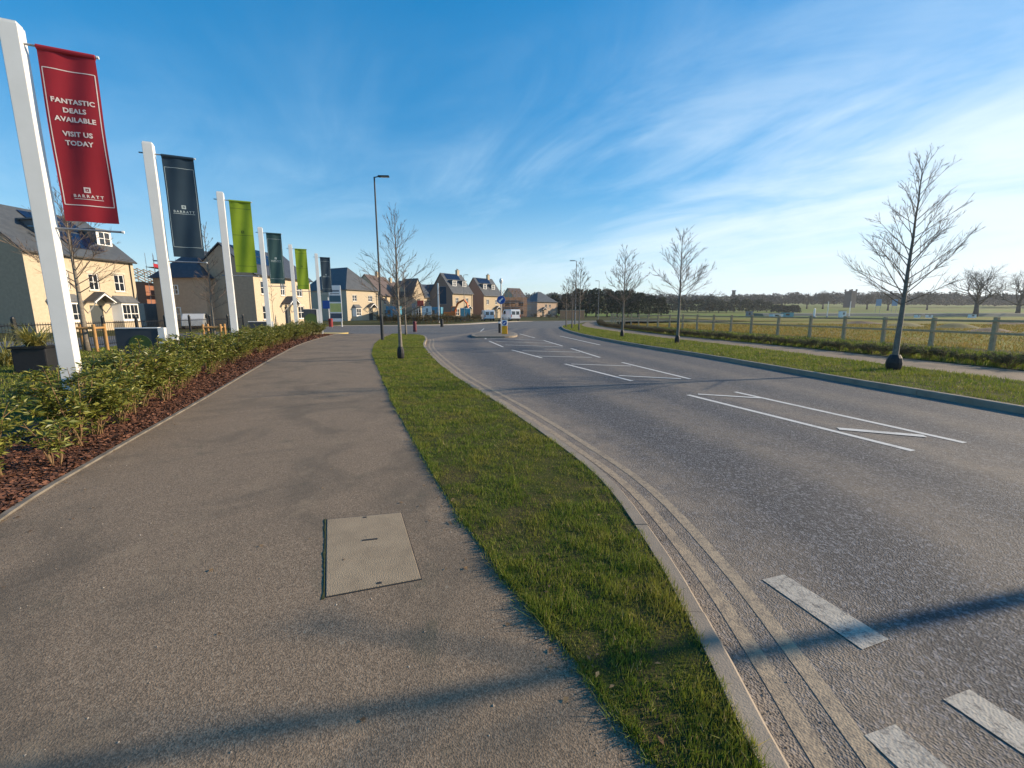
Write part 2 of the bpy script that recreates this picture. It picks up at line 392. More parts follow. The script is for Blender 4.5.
def resample(pts, n):
    p = np.array(pts); d = np.r_[0, np.cumsum(np.hypot(*np.diff(p, axis=0).T))]; t = np.linspace(0, d[-1], n)
    return np.c_[np.interp(t, d, p[:, 0]), np.interp(t, d, p[:, 1])]
def offset(pts, d):
    p = np.array(pts); g = np.gradient(p, axis=0); g /= np.linalg.norm(g, axis=1)[:, None]
    return p + np.c_[g[:, 1], -g[:, 0]] * d          # +d = to the right of travel
def band(name, a, b, z, m, skirt=.3, za=None):
    """sheet between two polylines a (left) and b (right) with skirts hanging down"""
    n = len(a); mb = MB()
    zz_ = z if hasattr(z, '__len__') else [z] * n
    V = [(p[0], p[1], zz_[i]) for i, p in enumerate(a)] + [(p[0], p[1], zz_[i]) for i, p in enumerate(b)]
    mb.v = V; mb.f = [(i, n + i, n + i + 1, i + 1) for i in range(n - 1)]
    if skirt:
        o = len(mb.v); mb.v += [(x, y, q - skirt) for x, y, q in V]
        mb.f += [(i, i + 1, o + i + 1, o + i) for i in range(n - 1)] + [(n + i + 1, n + i, o + n + i, o + n + i + 1) for i in range(n - 1)]
        mb.f += [(0, o, o + n, n), (n - 1, 2 * n - 1, o + 2 * n - 1, o + n - 1)]
    return structure(mb.build(name, m))
def slab(name, pts, z, m, skirt=.3):
    bm = bmesh.new(); vs = [bm.verts.new((x, y, z)) for x, y in pts]; f = bm.faces.new(vs)
    if f.normal.z < 0: f.normal_flip()
    if skirt:
        lo = [bm.verts.new((x, y, z - skirt)) for x, y in pts]
        for i in range(len(pts)):
            j = (i + 1) % len(pts); bm.faces.new((vs[i], vs[j], lo[j], lo[i]))
    bmesh.ops.triangulate(bm, faces=[q for q in bm.faces if len(q.verts) > 4])
    me = bpy.data.meshes.new(name); bm.to_mesh(me); bm.free(); me.materials.append(m)
    return structure(link(name, me))

# ------------------------------------------------------------------ the lie of the land
ZR = -0.10     # carriageway level; footpaths and verges are at 0
pathL = [(1.9, -9), (-.3, -4), (-1.6, -1), (-2.75, 1.2), (-3.83, 2.96), (-4.44, 4.45), (-5.52, 7.44), (-7.0, 11.4), (-8.5, 15.5), (-10.2, 20.5), (-11.5, 25.5), (-12.6, 31)]
pathR = [(4.2, -9), (2.2, -3), (1.1, 0), (.51, 1.22), (.23, 1.8), (-.07, 2.36), (-.52, 3.34), (-1.05, 4.65), (-1.98, 7.02), (-3.58, 11.4), (-5.4, 16.5), (-7.2, 23), (-8.6, 31)]
vergeR = [(.6, -9), (.75, -3), (.82, 0), (.85, 1.22), (.89, 1.8), (.91, 2.58), (.82, 3.77), (.47, 5.03), (-.2, 7.02), (-1.6, 10.85), (-3.0, 15.5), (-4.25, 20.3), (-5.3, 26.0), (-6.4, 29.3), (-8.6, 31)]
kerbR = [(8.8, -9), (8.9, -2), (8.75, 3), (8.38, 6.8), (7.95, 9.5), (7.55, 12.5), (7.0, 16), (6.15, 20.3), (5.35, 26), (4.85, 33), (4.9, 41), (5.6, 48), (7.2, 54), (9.0, 59), (11, 66), (13, 72)]
vR_back = [(12.6, -9), (12.3, 2), (11.5, 9.4), (11.15, 12.5), (10.8, 16), (10.2, 20), (9.1, 26), (8.3, 33), (7.8, 40), (7.7, 46), (8.4, 52), (9.5, 57), (11.2, 65), (13.2, 71.5)]
pR_back = [(15.2, -9), (14.6, 4), (13.7, 11), (13.2, 15), (12.6, 19.5), (11.8, 23.5), (10.9, 28), (10.4, 33), (10.0, 40), (9.9, 46), (10.3, 51), (11.2, 56), (12.6, 64), (14.2, 71)]
fenceL = [(19.9, 2), (19.8, 9), (19.5, 14), (19.2, 18), (18.9, 22), (18.4, 26.5), (17.4, 30.5), (16.7, 36), (15.6, 43), (14.6, 50), (14.2, 57), (14.9, 64), (16.8, 70), (24, 73.2), (60, 74.5)]
C = {k: spline(v) for k, v in dict(pathL=pathL, pathR=pathR, vergeR=vergeR, kerbR=kerbR, vRb=vR_back, pRb=pR_back, fence=fenceL).items()}
def XofY(name):
    p = np.array(C[name]); o = np.argsort(p[:, 1]); return lambda y: np.interp(y, p[o, 1], p[o, 0])

# the ground: one sheet to the horizon, rising gently far off
def ground_z(x, y):
    r = np.maximum(0, y - 110); base = -0.28 + 7.0 * np.clip((y - 150) / 310, 0, 1) ** 1.3
    base = base + 46 * np.clip((y - 460) / 900, 0, 1) ** 1.2
    return base + np.where(y > 110, .5 * np.sin(x * .013 + y * .01) * np.clip((y - 110) / 200, 0, 1), 0)
gx = np.r_[np.linspace(-4500, -400, 14), np.linspace(-360, 700, 90), np.linspace(760, 6000, 14)]
gy = np.r_[np.linspace(-400, 80, 8), np.linspace(100, 700, 70), np.linspace(740, 6000, 16)]
GX, GY = np.meshgrid(gx, gy); GZ = ground_z(GX, GY)
mb = MB(); mb.v = [tuple(p) for p in np.c_[GX.ravel(), GY.ravel(), GZ.ravel()]]; nx = len(gx)
mb.f = [(j * nx + i, j * nx + i + 1, (j + 1) * nx + i + 1, (j + 1) * nx + i) for j in range(len(gy) - 1) for i in range(nx - 1)]
structure(mb.build('ground', M_far, smooth=True))

NR = 150
A_ = resample(offset(C['vergeR'], .13), NR); B_ = resample(C['kerbR'][:12 * 11], NR)
# carriageway: strip with u across and v along, so wear follows the lanes
a = np.array([p for p in C['vergeR'] if p[1] <= 26.2]); ya = np.linspace(-9, 44, NR)
xl = np.interp(ya, [p[1] for p in offset(a, .12)], offset(a, .12)[:, 0])
xl = np.where(ya > 26, -5.2 + (ya - 26) * .22, xl); kr = np.array(C['kerbR'])
xr = XofY('kerbR')(ya)
me = bpy.data.meshes.new('road'); bm = bmesh.new(); uvl = bm.loops.layers.uv.new('UVMap')
US = np.linspace(0, 1, 13); rows = []
for i in range(NR):
    w_ = xr[i] - xl[i]
    rows.append([bm.verts.new((xl[i] + u * w_, ya[i], ZR)) for u in US])
for i in range(NR - 1):
    for k in range(12):
        f = bm.faces.new((rows[i][k], rows[i][k + 1], rows[i + 1][k + 1], rows[i + 1][k]))
        for lp, (uu, vv) in zip(f.loops, ((k, i), (k + 1, i), (k + 1, i + 1), (k, i + 1))): lp[uvl].uv = (US[uu], ya[vv] / 9)
bm.to_mesh(me); bm.free(); me.materials.append(M_road); structure(link('road', me))
M_road2 = asphalt('junction asphalt', (.055, .053, .052), (.13, .125, .12), (.22, .185, .15), False)
slab('junction_road', [(-60, 27), (-24, 31), (-12.6, 33.5), (-10, 31.4), (-6.2, 26), (0, 22), (12, 22), (12, 43), (60, 52), (60, 78.2), (9, 78.1), (2, 76.1), (-2.3, 68), (-6, 58), (-12, 52.5), (-24, 50), (-60, 46)], ZR - .006, M_road2, .1)
# footpath, verges
yp = np.linspace(-9, 31, 140)
band('footpath', np.c_[XofY('pathL')(yp), yp], np.c_[XofY('pathR')(yp), yp], 0.0, M_path)
ve = np.array([p for p in C['vergeR'] if p[1] < 30.9]); yv = np.linspace(-2, 30.6, 150)
VRX = lambda y: np.interp(y, ve[:, 1], ve[:, 0])
band('verge_soil', np.c_[XofY('pathR')(yv) + .004, yv], np.c_[VRX(yv) - .004, yv], 0.012, M_turf)
def kerb_stones(pts, wd, z, m, ln=.915):
    p = np.array(pts); d = np.r_[0, np.cumsum(np.hypot(*np.diff(p, axis=0).T))]; q = offset(p, wd); mb = MB(); r = random.Random(3)
    for s0 in np.arange(0, d[-1] - ln, ln):
        ss = np.array([s0 + .003, s0 + ln * .33, s0 + ln * .66, s0 + ln - .003]); dz = r.uniform(-.003, .003); dx = r.uniform(-.003, .003); b = len(mb.v)
        A = [(np.interp(t, d, p[:, 0]), np.interp(t, d, p[:, 1])) for t in ss]; B = [(np.interp(t, d, q[:, 0]) + dx, np.interp(t, d, q[:, 1])) for t in ss]
        N_ = [(np.array(B[i]) - np.array(A[i])) / wd for i in range(4)]
        for i in range(4):      # chamfered towards the road
            (ax, ay), (bx, by), n_ = A[i], B[i], N_[i]
            mb.v += [(ax, ay, z - .3), (ax, ay, z + dz), (bx - n_[0] * .016, by - n_[1] * .016, z + dz), (bx, by, z + dz - .016), (bx + n_[0] * .012, by + n_[1] * .012, z - .3)]
        for i in range(3):
            for k in range(4): mb.f.append((b + i * 5 + k, b + i * 5 + k + 1, b + (i + 1) * 5 + k + 1, b + (i + 1) * 5 + k))
        mb.f += [tuple(b + k for k in range(4, -1, -1)), tuple(b + 15 + k for k in range(5))]
    bm_ = mb.mesh('kerb', m); bmm = bmesh.new(); bmm.from_mesh(bm_); bmesh.ops.recalc_face_normals(bmm, faces=bmm.faces[:]); bmm.to_mesh(bm_); bmm.free(); return structure(link('kerb', bm_))
kA = np.array(C['vergeR']); kerb_stones(kA, .105, 0.02, M_kerb)
channel = offset(kA, .128), offset(kA, .36)
M_channel = mat('gutter dust', (.24, .20, .16), .9, col2=(.12, .11, .10), vscale=6, bump=.4, bscale=120)
kR2 = np.array(C['kerbR']); kerb_stones(offset(kR2, .125)[::-1], .125, 0.02, M_kerb)
yr = np.linspace(-9, 44, 150)
vRs = resample(offset(kR2, .13), 200); vRe = resample(C['vRb'], 200)
band('far_verge_soil', vRs, vRe, 0.012, M_turf)
band('far_footpath', resample(offset(C['vRb'], .004), 200), resample(C['pRb'], 200), 0.0, M_path)
band('far_bank_soil', resample(offset(C['pRb'], .004), 200), resample(offset(C['fence'], .9), 200), 0.014, M_turf)
slab('field', [tuple(p) for p in resample(offset(C['fence'], .9), 80)] + [(140, 60), (260, 118), (20, 118), (24, 75), (60, 68)][:0] + [(200, 90), (260, 110), (300, -20), (60, -30)], -0.01, M_field)
slab('field', [(42, 77), (60, 77), (230, 118), (42, 118)], -.03, M_field)
M_pale = mat('pale paving', (.40, .34, .27), .9, var=.2, vscale=.6)
fk = resample(spline([(-60, 46), (-24, 50), (-12, 52.5), (-6, 58), (-2.3, 68), (2, 76), (9, 78), (40, 78)]), 90)
band('kerb', fk, offset(fk, -.35), -.06, M_pale)
band('far_pavement', offset(fk, -.354), offset(fk, -2.2), -.066, M_pale)
slab('housing_ground', [(-60, 48.3), (-24.4, 52.3), (-13.2, 55.0), (-8.0, 60), (-4.1, 69.4), (.6, 78.0), (8.5, 80.3), (40, 80.3), (40, 170), (-140, 170), (-140, 48.3)], -.02, M_turf)
# bed, lawn and estate road on the left
band('mulch_bed', np.c_[XofY('pathL')(yp) - 1.75, yp + .0], np.c_[XofY('pathL')(yp) - .056, yp], .005, M_mulch)
band('path_edging', np.c_[XofY('pathL')(yp) - .055, yp], np.c_[XofY('pathL')(yp) - .002, yp], .018, M_edging)
band('lawn', np.c_[np.linspace(-15.0, -19.6, 140), yp], np.c_[XofY('pathL')(yp) - 1.754, yp], 0.0, M_turf)
slab('estate_road', [(-15.02, -9), (-19.62, 31), (-26.5, 31), (-30, 4), (-30, -9)], -.03, M_road2)
slab('front_gardens', [(-30.02, -9), (-30.02, 4), (-26.52, 31), (-19, 60), (-60, 60), (-60, -9)], -.01, M_turf)
slab('driveway', [(-18, 31.2), (-12.7, 31.2), (-12.7, 33.2), (-20, 32.4)], -.012, mat('sandy paving', (.48, .36, .14), .9, var=.15))

# road markings: sheets 4 mm above the carriageway
def strip(pts, wdt, z, m, name='road_marking', n=2):
    p = resample(pts, n); return band(name, offset(p, -wdt / 2), offset(p, wdt / 2), z, m, 0)
def mark(q0, q1, wdt=.10, m=None, z=ZR + .004): strip([G(*q0, ZR), G(*q1, ZR)], wdt, z, m or M_white)
mark((688, 395), (913, 451)); mark((735, 392), (965, 443))
mark((698, 394.4), (763, 398.4), z=ZR + .008); mark((838, 429), (925, 436.5), .13, z=ZR + .008)
mark((565, 364), (632, 381)); mark((622, 362.5), (690, 379))
mark((571, 364.2), (631, 366.2), z=ZR + .008); mark((619, 375.8), (681, 379), z=ZR + .008)
mark((512, 350), (542, 358)); mark((571, 348.5), (600, 357.5))
mark((536, 356.2), (592, 357.6), z=ZR + .008); mark((505, 345), (563, 347.2), z=ZR + .008)
mark((489, 341), (503, 347)); mark((544, 340.6), (562.5, 346)); mark((481, 334), (486, 339))
mark((496, 341.5), (553, 343.5), z=ZR + .008); mark((490, 338.5), (545, 340.5), z=ZR + .008); mark((522, 350.8), (580, 352.4), z=ZR + .008)
for q in ([(480.5, 331.5), (484, 328.5)], [(520, 334), (535, 338)], [(600, 345), (560, 336)]): mark(*q)
# double yellow lines, faded, round the near kerb
ky = np.array([p for p in C['vergeR'] if 0.2 < p[1] < 26.5])
strip(offset(ky, .128 + .17), .085, ZR + .0022, M_yellow, n=120); strip(offset(ky, .128 + .36), .085, ZR + .0022, M_yellow, n=120)
def quad_mark(q, m): 
    mb = MB(); mb.poly([(*G(*p, ZR), ZR + .004) for p in q]); structure(mb.build('road_marking', m))
quad_mark([(762, 580), (862, 650), (889, 640), (784, 575)], M_worn)
quad_mark([(943, 700), (1040, 766), (1070, 752), (969, 690)], M_worn)
quad_mark([(864, 736), (905, 775), (950, 770), (895, 725)], M_worn)

# ------------------------------------------------------------------ grass, bark chips, grit (what nobody could count)
def blades(name, X, Y, Z, h, wd, m, lean=.45):
    n = len(X); Z = np.full(n, float(Z)); ang = nrng.uniform(0, 2 * np.pi, n); la = nrng.uniform(0, 2 * np.pi, n); hh = h * nrng.uniform(.45, 1.25, n)
    ww = wd * nrng.uniform(.7, 1.3, n); ll = hh * np.abs(nrng.normal(0, lean, n))
    c, s_ = np.cos(ang) * ww / 2, np.sin(ang) * ww / 2
    V = np.empty((n, 3, 3)); V[:, 0] = np.c_[X - c, Y - s_, Z]; V[:, 1] = np.c_[X + c, Y + s_, Z]
    V[:, 2] = np.c_[X + np.cos(la) * ll, Y + np.sin(la) * ll, Z + hh]
    o = link(name, tri_mesh(name, V.reshape(-1, 3), 3, m)); o['kind'] = 'stuff'; return o
_grids = [nrng.uniform(0, 1, (97, 97)) for _ in range(3)]
def vnoise(x, y, k):
    g = _grids[k]; xi = np.floor(x).astype(int); yi = np.floor(y).astype(int); fx, fy = x - xi, y - yi; fx = fx * fx * (3 - 2 * fx); fy = fy * fy * (3 - 2 * fy)
    q = lambda i, j: g[i % 97, j % 97]
    return (q(xi, yi) * (1 - fx) + q(xi + 1, yi) * fx) * (1 - fy) + (q(xi, yi + 1) * (1 - fx) + q(xi + 1, yi + 1) * fx) * fy
def clump(x, y, s=1.0):
    v = .3 * vnoise(x * 2.3 * s, y * 2.3 * s, 0) + .4 * vnoise(x * 7.5 * s, y * 7.5 * s, 1) + .3 * vnoise(x * 17 * s, y * 17 * s, 2)
    return np.clip(.2 + 2.6 * (v - .24), .18, 1.7)
def strip_samples(y0, y1, n, fl, fr, bias=1.0, pad=0.0):
    y = y0 * (y1 / y0) ** (nrng.uniform(0, 1, n) ** bias) if y0 > 0 else nrng.uniform(y0, y1, n)
    xl_, xr_ = fl(y) + pad, fr(y) - pad; keep = nrng.uniform(0, 1, n) < np.clip((xr_ - xl_) / 2.2, .12, 1)
    y = y[keep]; xl_, xr_ = xl_[keep], xr_[keep]
    return xl_ + (xr_ - xl_) * nrng.uniform(0, 1, len(y)), y
PRX, PLX = XofY('pathR'), XofY('pathL')
X, Y = strip_samples(.9, 30.5, 230000, PRX, VRX, 1.0, -.02)
sc_ = np.clip(Y / 5, .8, 3.2)
g_ = clump(X, Y)
X = X - .045 * np.abs(np.sin(Y * 5.3 + 2 * np.sin(Y * 2.1))) * (nrng.uniform(0, 1, len(X)) < .06)
k_ = nrng.uniform(0, 1, len(X)) < np.clip(.75 + g_ * .5, .7, 1); X, Y, sc_, g_ = X[k_], Y[k_], sc_[k_], g_[k_]
blades('verge_grass', X, Y, .008, .040 * np.clip(g_, .38, 1.6), .0055 * sc_, M_grass)
vb, kb = np.array(C['vRb']), offset(kR2, .13)
fo = lambda arr: (lambda y: np.interp(y, np.array(arr)[:, 1], np.array(arr)[:, 0]))
X, Y = strip_samples(4.5, 55, 90000, fo(kb), fo(vb), .8, -.02); blades('verge_grass', X, Y, .008, .07 * clump(X, Y), .007 * np.clip(Y / 6, 1, 4), M_grass)
X, Y = strip_samples(4.5, 40, 60000, fo(C['pRb']), lambda y: fo(C['fence'])(y) - 1.3, .8, .1); blades('bank_grass', X, Y, .0, .16 * clump(X, Y), .014 * np.clip(Y / 8, 1, 3), M_grass)
X, Y = strip_samples(3.2, 26, 60000, lambda y: PLX(y) - 10, lambda y: PLX(y) - 1.78, .9, 0)
k_ = X > -15 - (Y - -9) * .115 + .1; X, Y = X[k_], Y[k_]
blades('lawn_grass', X, Y, .0, .055, .007 * np.clip(Y / 5, 1, 3), M_grass)
n = 60000; t_ = nrng.uniform(0, 1, n) ** 1.5; Y = nrng.uniform(7, 55, n); X = fo(C['fence'])(Y) + .2 + t_ * 60
blades('field_tufts', X, Y, -.01, .15 * np.clip(clump(X * .35, Y * .35), .2, 2), .03 * np.clip(np.hypot(X, Y) / 25, .8, 3), M_drygrass, .9)
# ragged tufts and straw leaning over the path edge
n = 9000; Y = 1.0 * 28 ** nrng.uniform(0, 1, n); e_ = vnoise(Y * 4, Y * 0, 1); k_ = nrng.uniform(0, 1, n) < e_; Y = Y[k_]; X = PRX(Y) + nrng.normal(.012, .022, len(Y)) - .05 * np.clip(vnoise(Y * 3, Y * 0 + 5, 0) - .5, 0, 1)
blades('edge_grass', X, Y, .002, .05 * np.clip(clump(X, Y), .4, 1.5), .006 * np.clip(Y / 5, .8, 3), M_grass, .9)
# bark chips
n = 60000; Y = 2.2 * (30 / 2.2) ** nrng.uniform(0, 1, n); X = PLX(Y) - .06 - 1.5 * nrng.uniform(0, 1, n) ** 1.1
L_ = nrng.uniform(.008, .026, n) * np.clip(Y / 9, 1, 2.2); W_ = L_ * nrng.uniform(.3, .6, n); a_ = nrng.uniform(0, 6.28, n)
e1 = np.c_[np.cos(a_), np.sin(a_), nrng.normal(0, .3, n)] * L_[:, None]; e2 = np.c_[-np.sin(a_), np.cos(a_), nrng.normal(0, .45, n)] * W_[:, None]
c0 = np.c_[X, Y, .018 + nrng.uniform(0, .02, n)]
V = np.stack([c0 - e1 - e2 * .7, c0 + e1 - e2, c0 + e1 * .9 + e2, c0 - e1 + e2], 1)
o = link('bark_chips', tri_mesh('bark_chips', V.reshape(-1, 3), 4, M_chip)); o['kind'] = 'stuff'
# grit and bits of leaf on the path, and crumbs along the verge edge
mb = MB()
def crumb(x, y, r, z=0.0):
    b = len(mb.v); p = [(math.cos(t) * r * rnd.uniform(.7, 1.2), math.sin(t) * r * rnd.uniform(.7, 1.2)) for t in (0, 1.3, 2.5, 3.8, 5)]
    mb.v += [(x + q[0], y + q[1], z + .0005) for q in p] + [(x, y, z + r * .8)]; mb.f += [(b + i, b + (i + 1) % 5, b + 5) for i in range(5)]
for i in range(230):
    y = 1.0 * 16 ** rnd.random(); l_, r_ = float(PLX(y)), float(PRX(y)); crumb(l_ + (r_ - l_) * rnd.random(), y, rnd.uniform(.002, .0065))
o = mb.build('path_grit', mat('pale grit', (.17, .13, .10), .9, col2=(.50, .44, .36), island=True)); o['kind'] = 'stuff'
mb = MB()
for i in range(5200):
    y = 1.0 * 24 ** rnd.random(); crumb(float(PRX(y)) - abs(rnd.gauss(0, .03 + .09 * rnd.random() ** 2)), y, rnd.uniform(.0012, .0042))
o = mb.build('edge_crumbs', mat('soil crumb', (.07, .052, .03), .95, col2=(.17, .125, .075), island=True)); o['kind'] = 'stuff'
mb = MB()
for i in range(520):
    y = 1.2 * 20 ** rnd.random(); crumb(float(np.interp(y, ky[:, 1], ky[:, 0])) + .14 + abs(rnd.gauss(0, .13)), y, rnd.uniform(.002, .006), ZR + .001)
o = mb.build('gutter_grit', mat('gutter crumb', (.14, .11, .08), .95, col2=(.32, .27, .21), island=True)); o['kind'] = 'stuff'

# a few fallen leaves and twigs blown against the verge and the bed
V = []
for i in range(170):
    y = 1.1 * 14 ** rnd.random(); k = rnd.random()
    x = float(PRX(y)) + rnd.gauss(-.05, .12) if k < .45 else (float(PLX(y)) + abs(rnd.gauss(0, .10)) if k < .7 else float(PLX(y)) + (float(VRX(y)) - float(PLX(y))) * rnd.random())
    a = rnd.uniform(0, 6.28); r_ = rnd.uniform(.008, .019); z_ = .004 + (.02 if x > float(PRX(y)) else 0); c, s_ = math.cos(a) * r_, math.sin(a) * r_; w_ = rnd.uniform(.35, .6)
    V += [(x - c, y - s_, z_), (x - s_ * w_, y + c * w_, z_ + r_ * .35), (x + c, y + s_, z_ + r_ * .15), (x + s_ * w_, y - c * w_, z_ + r_ * .3)]
o = link('leaf_litter', tri_mesh('leaf_litter', np.array(V), 4, mat('dead leaf', (.13, .065, .025), .7, col2=(.34, .22, .10), island=True))); o['kind'] = 'stuff'

# ------------------------------------------------------------------ manhole cover in the path
q = [G(327, 520), G(401, 513), G(421, 579), G(326, 597)]
ctr = (sum(p[0] for p in q) / 4, sum(p[1] for p in q) / 4)
t = thing('manhole_cover', 'rectangular concrete manhole cover set in the footpath, with a lifting slot', 'manhole cover', (*ctr, 0))
mb = MB(); mb.prism([(p[0] - ctr[0], p[1] - ctr[1], -.02) for p in (q[3], q[2], q[1], q[0])], (0, 0, .026)); mb.build('lid', M_man, t, bevel=.004)
def grow(f): return [((p[0] - ctr[0]) * f, (p[1] - ctr[1]) * f) for p in (q[3], q[2], q[1], q[0])]
mb = MB(); mb.prism([(x, y, -.02) for x, y in grow(1.02)], (0, 0, .0225)); mb.build('frame', M_iron, t)
Mx = Matrix.Translation((-.02, .08, 0)) @ Matrix.Rotation(.22, 4, 'Z')
mb = MB(); mb.box(-.05, -.008, .0062, .05, .008, .0085, Mx); mb.build('lifting_slot', M_iron, t)
for f0, f1 in ((.5, .03), (.55, .97)):
    pa = (Vector((q[0][0], q[0][1], 0)).lerp(Vector((q[1][0], q[1][1], 0)), f0)).lerp(Vector((q[3][0], q[3][1], 0)).lerp(Vector((q[2][0], q[2][1], 0)), f0), f1)
    mb = MB(); mb.box(-.014, -.009, .0062, .014, .009, .0078, Matrix.Translation((pa.x - ctr[0], pa.y - ctr[1], 0)) @ Matrix.Rotation(.22, 4, 'Z')); mb.build('keyhole', M_iron, t)
a0, b0 = Vector((*grow(1.04)[3], 0)), Vector((*grow(1.04)[0], 0)); d_ = (b0 - a0).normalized(); n_ = Vector((-d_.y, d_.x, 0)); n_ = n_ if n_.x < 0 else -n_
mb = MB(); nn_ = 46; mb.v = []
for i in range(nn_ + 1):
    p = a0.lerp(b0, i / nn_); w0 = .004 + .012 * max(0, math.sin(i * .31) * .6 + math.sin(i * .83 + 1) * .4) + .003 * rnd.random(); hq = rnd.uniform(.003, .006)
    mb.v += [tuple(p - n_ * .004 + Vector((0, 0, .0005))), tuple(p + Vector((0, 0, hq))), tuple(p + n_ * w0 * .7 + Vector((0, 0, hq * .8))), tuple(p + n_ * w0 + Vector((0, 0, .0005)))]
mb.f = [(i * 4 + k, i * 4 + k + 1, i * 4 + k + 5, i * 4 + k + 4) for i in range(nn_) for k in range(3)]
mb.build('moss_edge', M_moss, t)

# ------------------------------------------------------------------ banner poles
def text_mesh(body, size, bold=0.0, spacing=1.0):
    cu = bpy.data.curves.new('lettering', 'FONT'); cu.body = body; cu.size = size; cu.align_x = 'CENTER'; cu.offset = bold; cu.space_character = spacing
    cu.extrude = .001; cu.resolution_u = 3
    o = bpy.data.objects.new('tmp', cu); COL.objects.link(o); dg = bpy.context.evaluated_depsgraph_get(); dg.update()
    me = bpy.data.meshes.new_from_object(o.evaluated_get(dg)); vs = [v.co.copy() for v in me.vertices]; fs = [tuple(p.vertices) for p in me.polygons]
    bpy.data.objects.remove(o); bpy.data.curves.remove(cu); bpy.data.meshes.remove(me); return vs, fs
FLAG_AZ = math.atan2(.28, .60)
def flag(x, y, cloth, label, style):
    t = thing('banner_pole', label, 'banner pole', (x, y, 0), FLAG_AZ, 'advertising banner poles along the footpath hedge')
    mb = MB(); mb.box(-.1, -.1, -.1, .1, .1, 5.5); mb.build('pole', M_pole, t, bevel=.008)
    mb = MB(); mb.box(-.085, -.085, 5.5, .085, .085, 5.53); mb.build('pole_cap', M_pole, t)
    FL, FR, ZT, ZB = .225, .865, 5.27, 2.92
    for (zr, nm) in ((5.29, 'top_arm'), (2.80, 'bottom_arm')):
        a = MB(); a.tube([(-.2, 0, zr), (.885, 0, zr)], .016, 8); ar = a.build(nm, M_galv, t)
        b = MB(); b.lathe([(.021, -.014), (.021, .014)], 10); e = b.build('end_cap', M_pole, ar, loc=(.895, 0, zr)); e.rotation_euler = (0, R(90), 0)
    # cloth: gently billowed, hemmed round the top arm
    nu, nv = 10, 28; mb = MB(); ph = rnd.uniform(0, 6)
    def yy(u, v): return .035 * math.sin(v * 4.2 + ph) * math.sin(math.pi * min(1, v * 1.1)) * (.5 + u) + .012 * math.sin(u * 9 + v * 5 + ph)
    def P(u, v, d=0): return (FL + (FR - FL) * u, yy(u, v) + d, ZT - (ZT - ZB) * v)
    for sgn in (-.004, .004):
        b = len(mb.v); mb.v += [P(i / nu, j / nv, sgn) for j in range(nv + 1) for i in range(nu + 1)]
        for j in range(nv):
            for i in range(nu):
                k = b + j * (nu + 1) + i; f = (k, k + nu + 1, k + nu + 2, k + 1); mb.f.append(f if sgn < 0 else f[::-1])
    fl = mb.build('banner', cloth, t, smooth=True)
    mb = MB(); mb.tube([(FL, 0, ZT + .012), (FR, 0, ZT + .012)], .036, 10); mb.build('hem', cloth, fl)
    def on_cloth(vs, cx, cz, d=-.0065):
        o_ = []
        for v in vs:
            X_, Z_ = cx + v.x, cz + v.y; u = (X_ - FL) / (FR - FL); vv = (ZT - Z_) / (ZT - ZB); o_.append((X_, yy(u, vv) + d - (.0015 if v.z > 0 else 0), Z_))
        return o_
    def letters(body, size, cz, m, bold=.0, sp=1.0, nm='lettering'):
        vs, fs = text_mesh(body, size, bold, sp); g = MB(); g.v = on_cloth(vs, (FL + FR) / 2, cz); g.f = fs; g.build(nm, m, fl)
    def line(u0, z0, u1, z1, wd, m, nm='printed_line'):
        g = MB(); n = 24
        for k in range(n):
            A = (u0 + (u1 - u0) * k / n, z0 + (z1 - z0) * k / n); B = (u0 + (u1 - u0) * (k + 1) / n, z0 + (z1 - z0) * (k + 1) / n)
            hx, hz_ = (wd / 2, 0) if abs(u1 - u0) < .01 else (0, wd / 2)
            qs = [(A[0] - hx, A[1] - hz_), (B[0] - hx, B[1] - hz_), (B[0] + hx, B[1] + hz_), (A[0] + hx, A[1] + hz_)]
            if hx: qs = qs[::-1]
            b = len(g.v); g.v += on_cloth([Vector((x_ - 0, z_, 0)) for x_, z_ in qs], 0, 0); g.f.append((b, b + 1, b + 2, b + 3))
        return g
    def border(m, wd):
        g = MB()
        for a_ in ((FL + .03, ZT - .24, FR - .03, ZT - .24), (FL + .03, ZB + .24, FR - .03, ZB + .24), (FL + .03, ZT - .24, FL + .03, ZB + .24), (FR - .03, ZT - .24, FR - .03, ZB + .24)):
            h = line(*a_, wd, m); b = len(g.v); g.v += h.v; g.f += [tuple(b + i for i in f) for f in h.f]
        g.build('printed_border', m, fl)
    def emblem(cz, sz, m):
        cx = (FL + FR) / 2; g = MB(); tk = sz * .24
        for (x0, z0, x1, z1) in ((-sz / 2, sz / 2 - tk, sz / 2, sz / 2), (-sz / 2, -sz / 2, sz / 2, -sz / 2 + tk), (-sz / 2, -sz / 2 + tk, -sz / 2 + tk, sz / 2 - tk), (sz / 2 - tk, -sz / 2 + tk, sz / 2, sz / 2 - tk), (-sz * .1, -sz * .1, sz * .12, sz * .06)):
            b = len(g.v); g.v += on_cloth([Vector((x0, z0, 0)), Vector((x1, z0, 0)), Vector((x1, z1, 0)), Vector((x0, z1, 0))], cx, cz); g.f.append((b, b + 1, b + 2, b + 3))
        g.build('emblem', m, fl)
    if style == 'red':
        border(M_letter, .012); letters('FANTASTIC', .092, 4.58, M_letter, .0028, 1.05); letters('DEALS', .092, 4.455, M_letter, .0028, 1.05); letters('AVAILABLE', .092, 4.33, M_letter, .0028, 1.05)
        letters('VISIT US', .092, 4.13, M_letter, .0028, 1.05); letters('TODAY', .092, 4.005, M_letter, .0028, 1.05)
        emblem(3.385, .078, M_letter); letters('BARRATT', .06, 3.275, M_letter, .0015, 1.5)
        g = line(FL + .15, 3.252, FR - .15, 3.252, .008, M_letter); g.build('printed_line', M_letter, fl)
    elif style == 'navy':
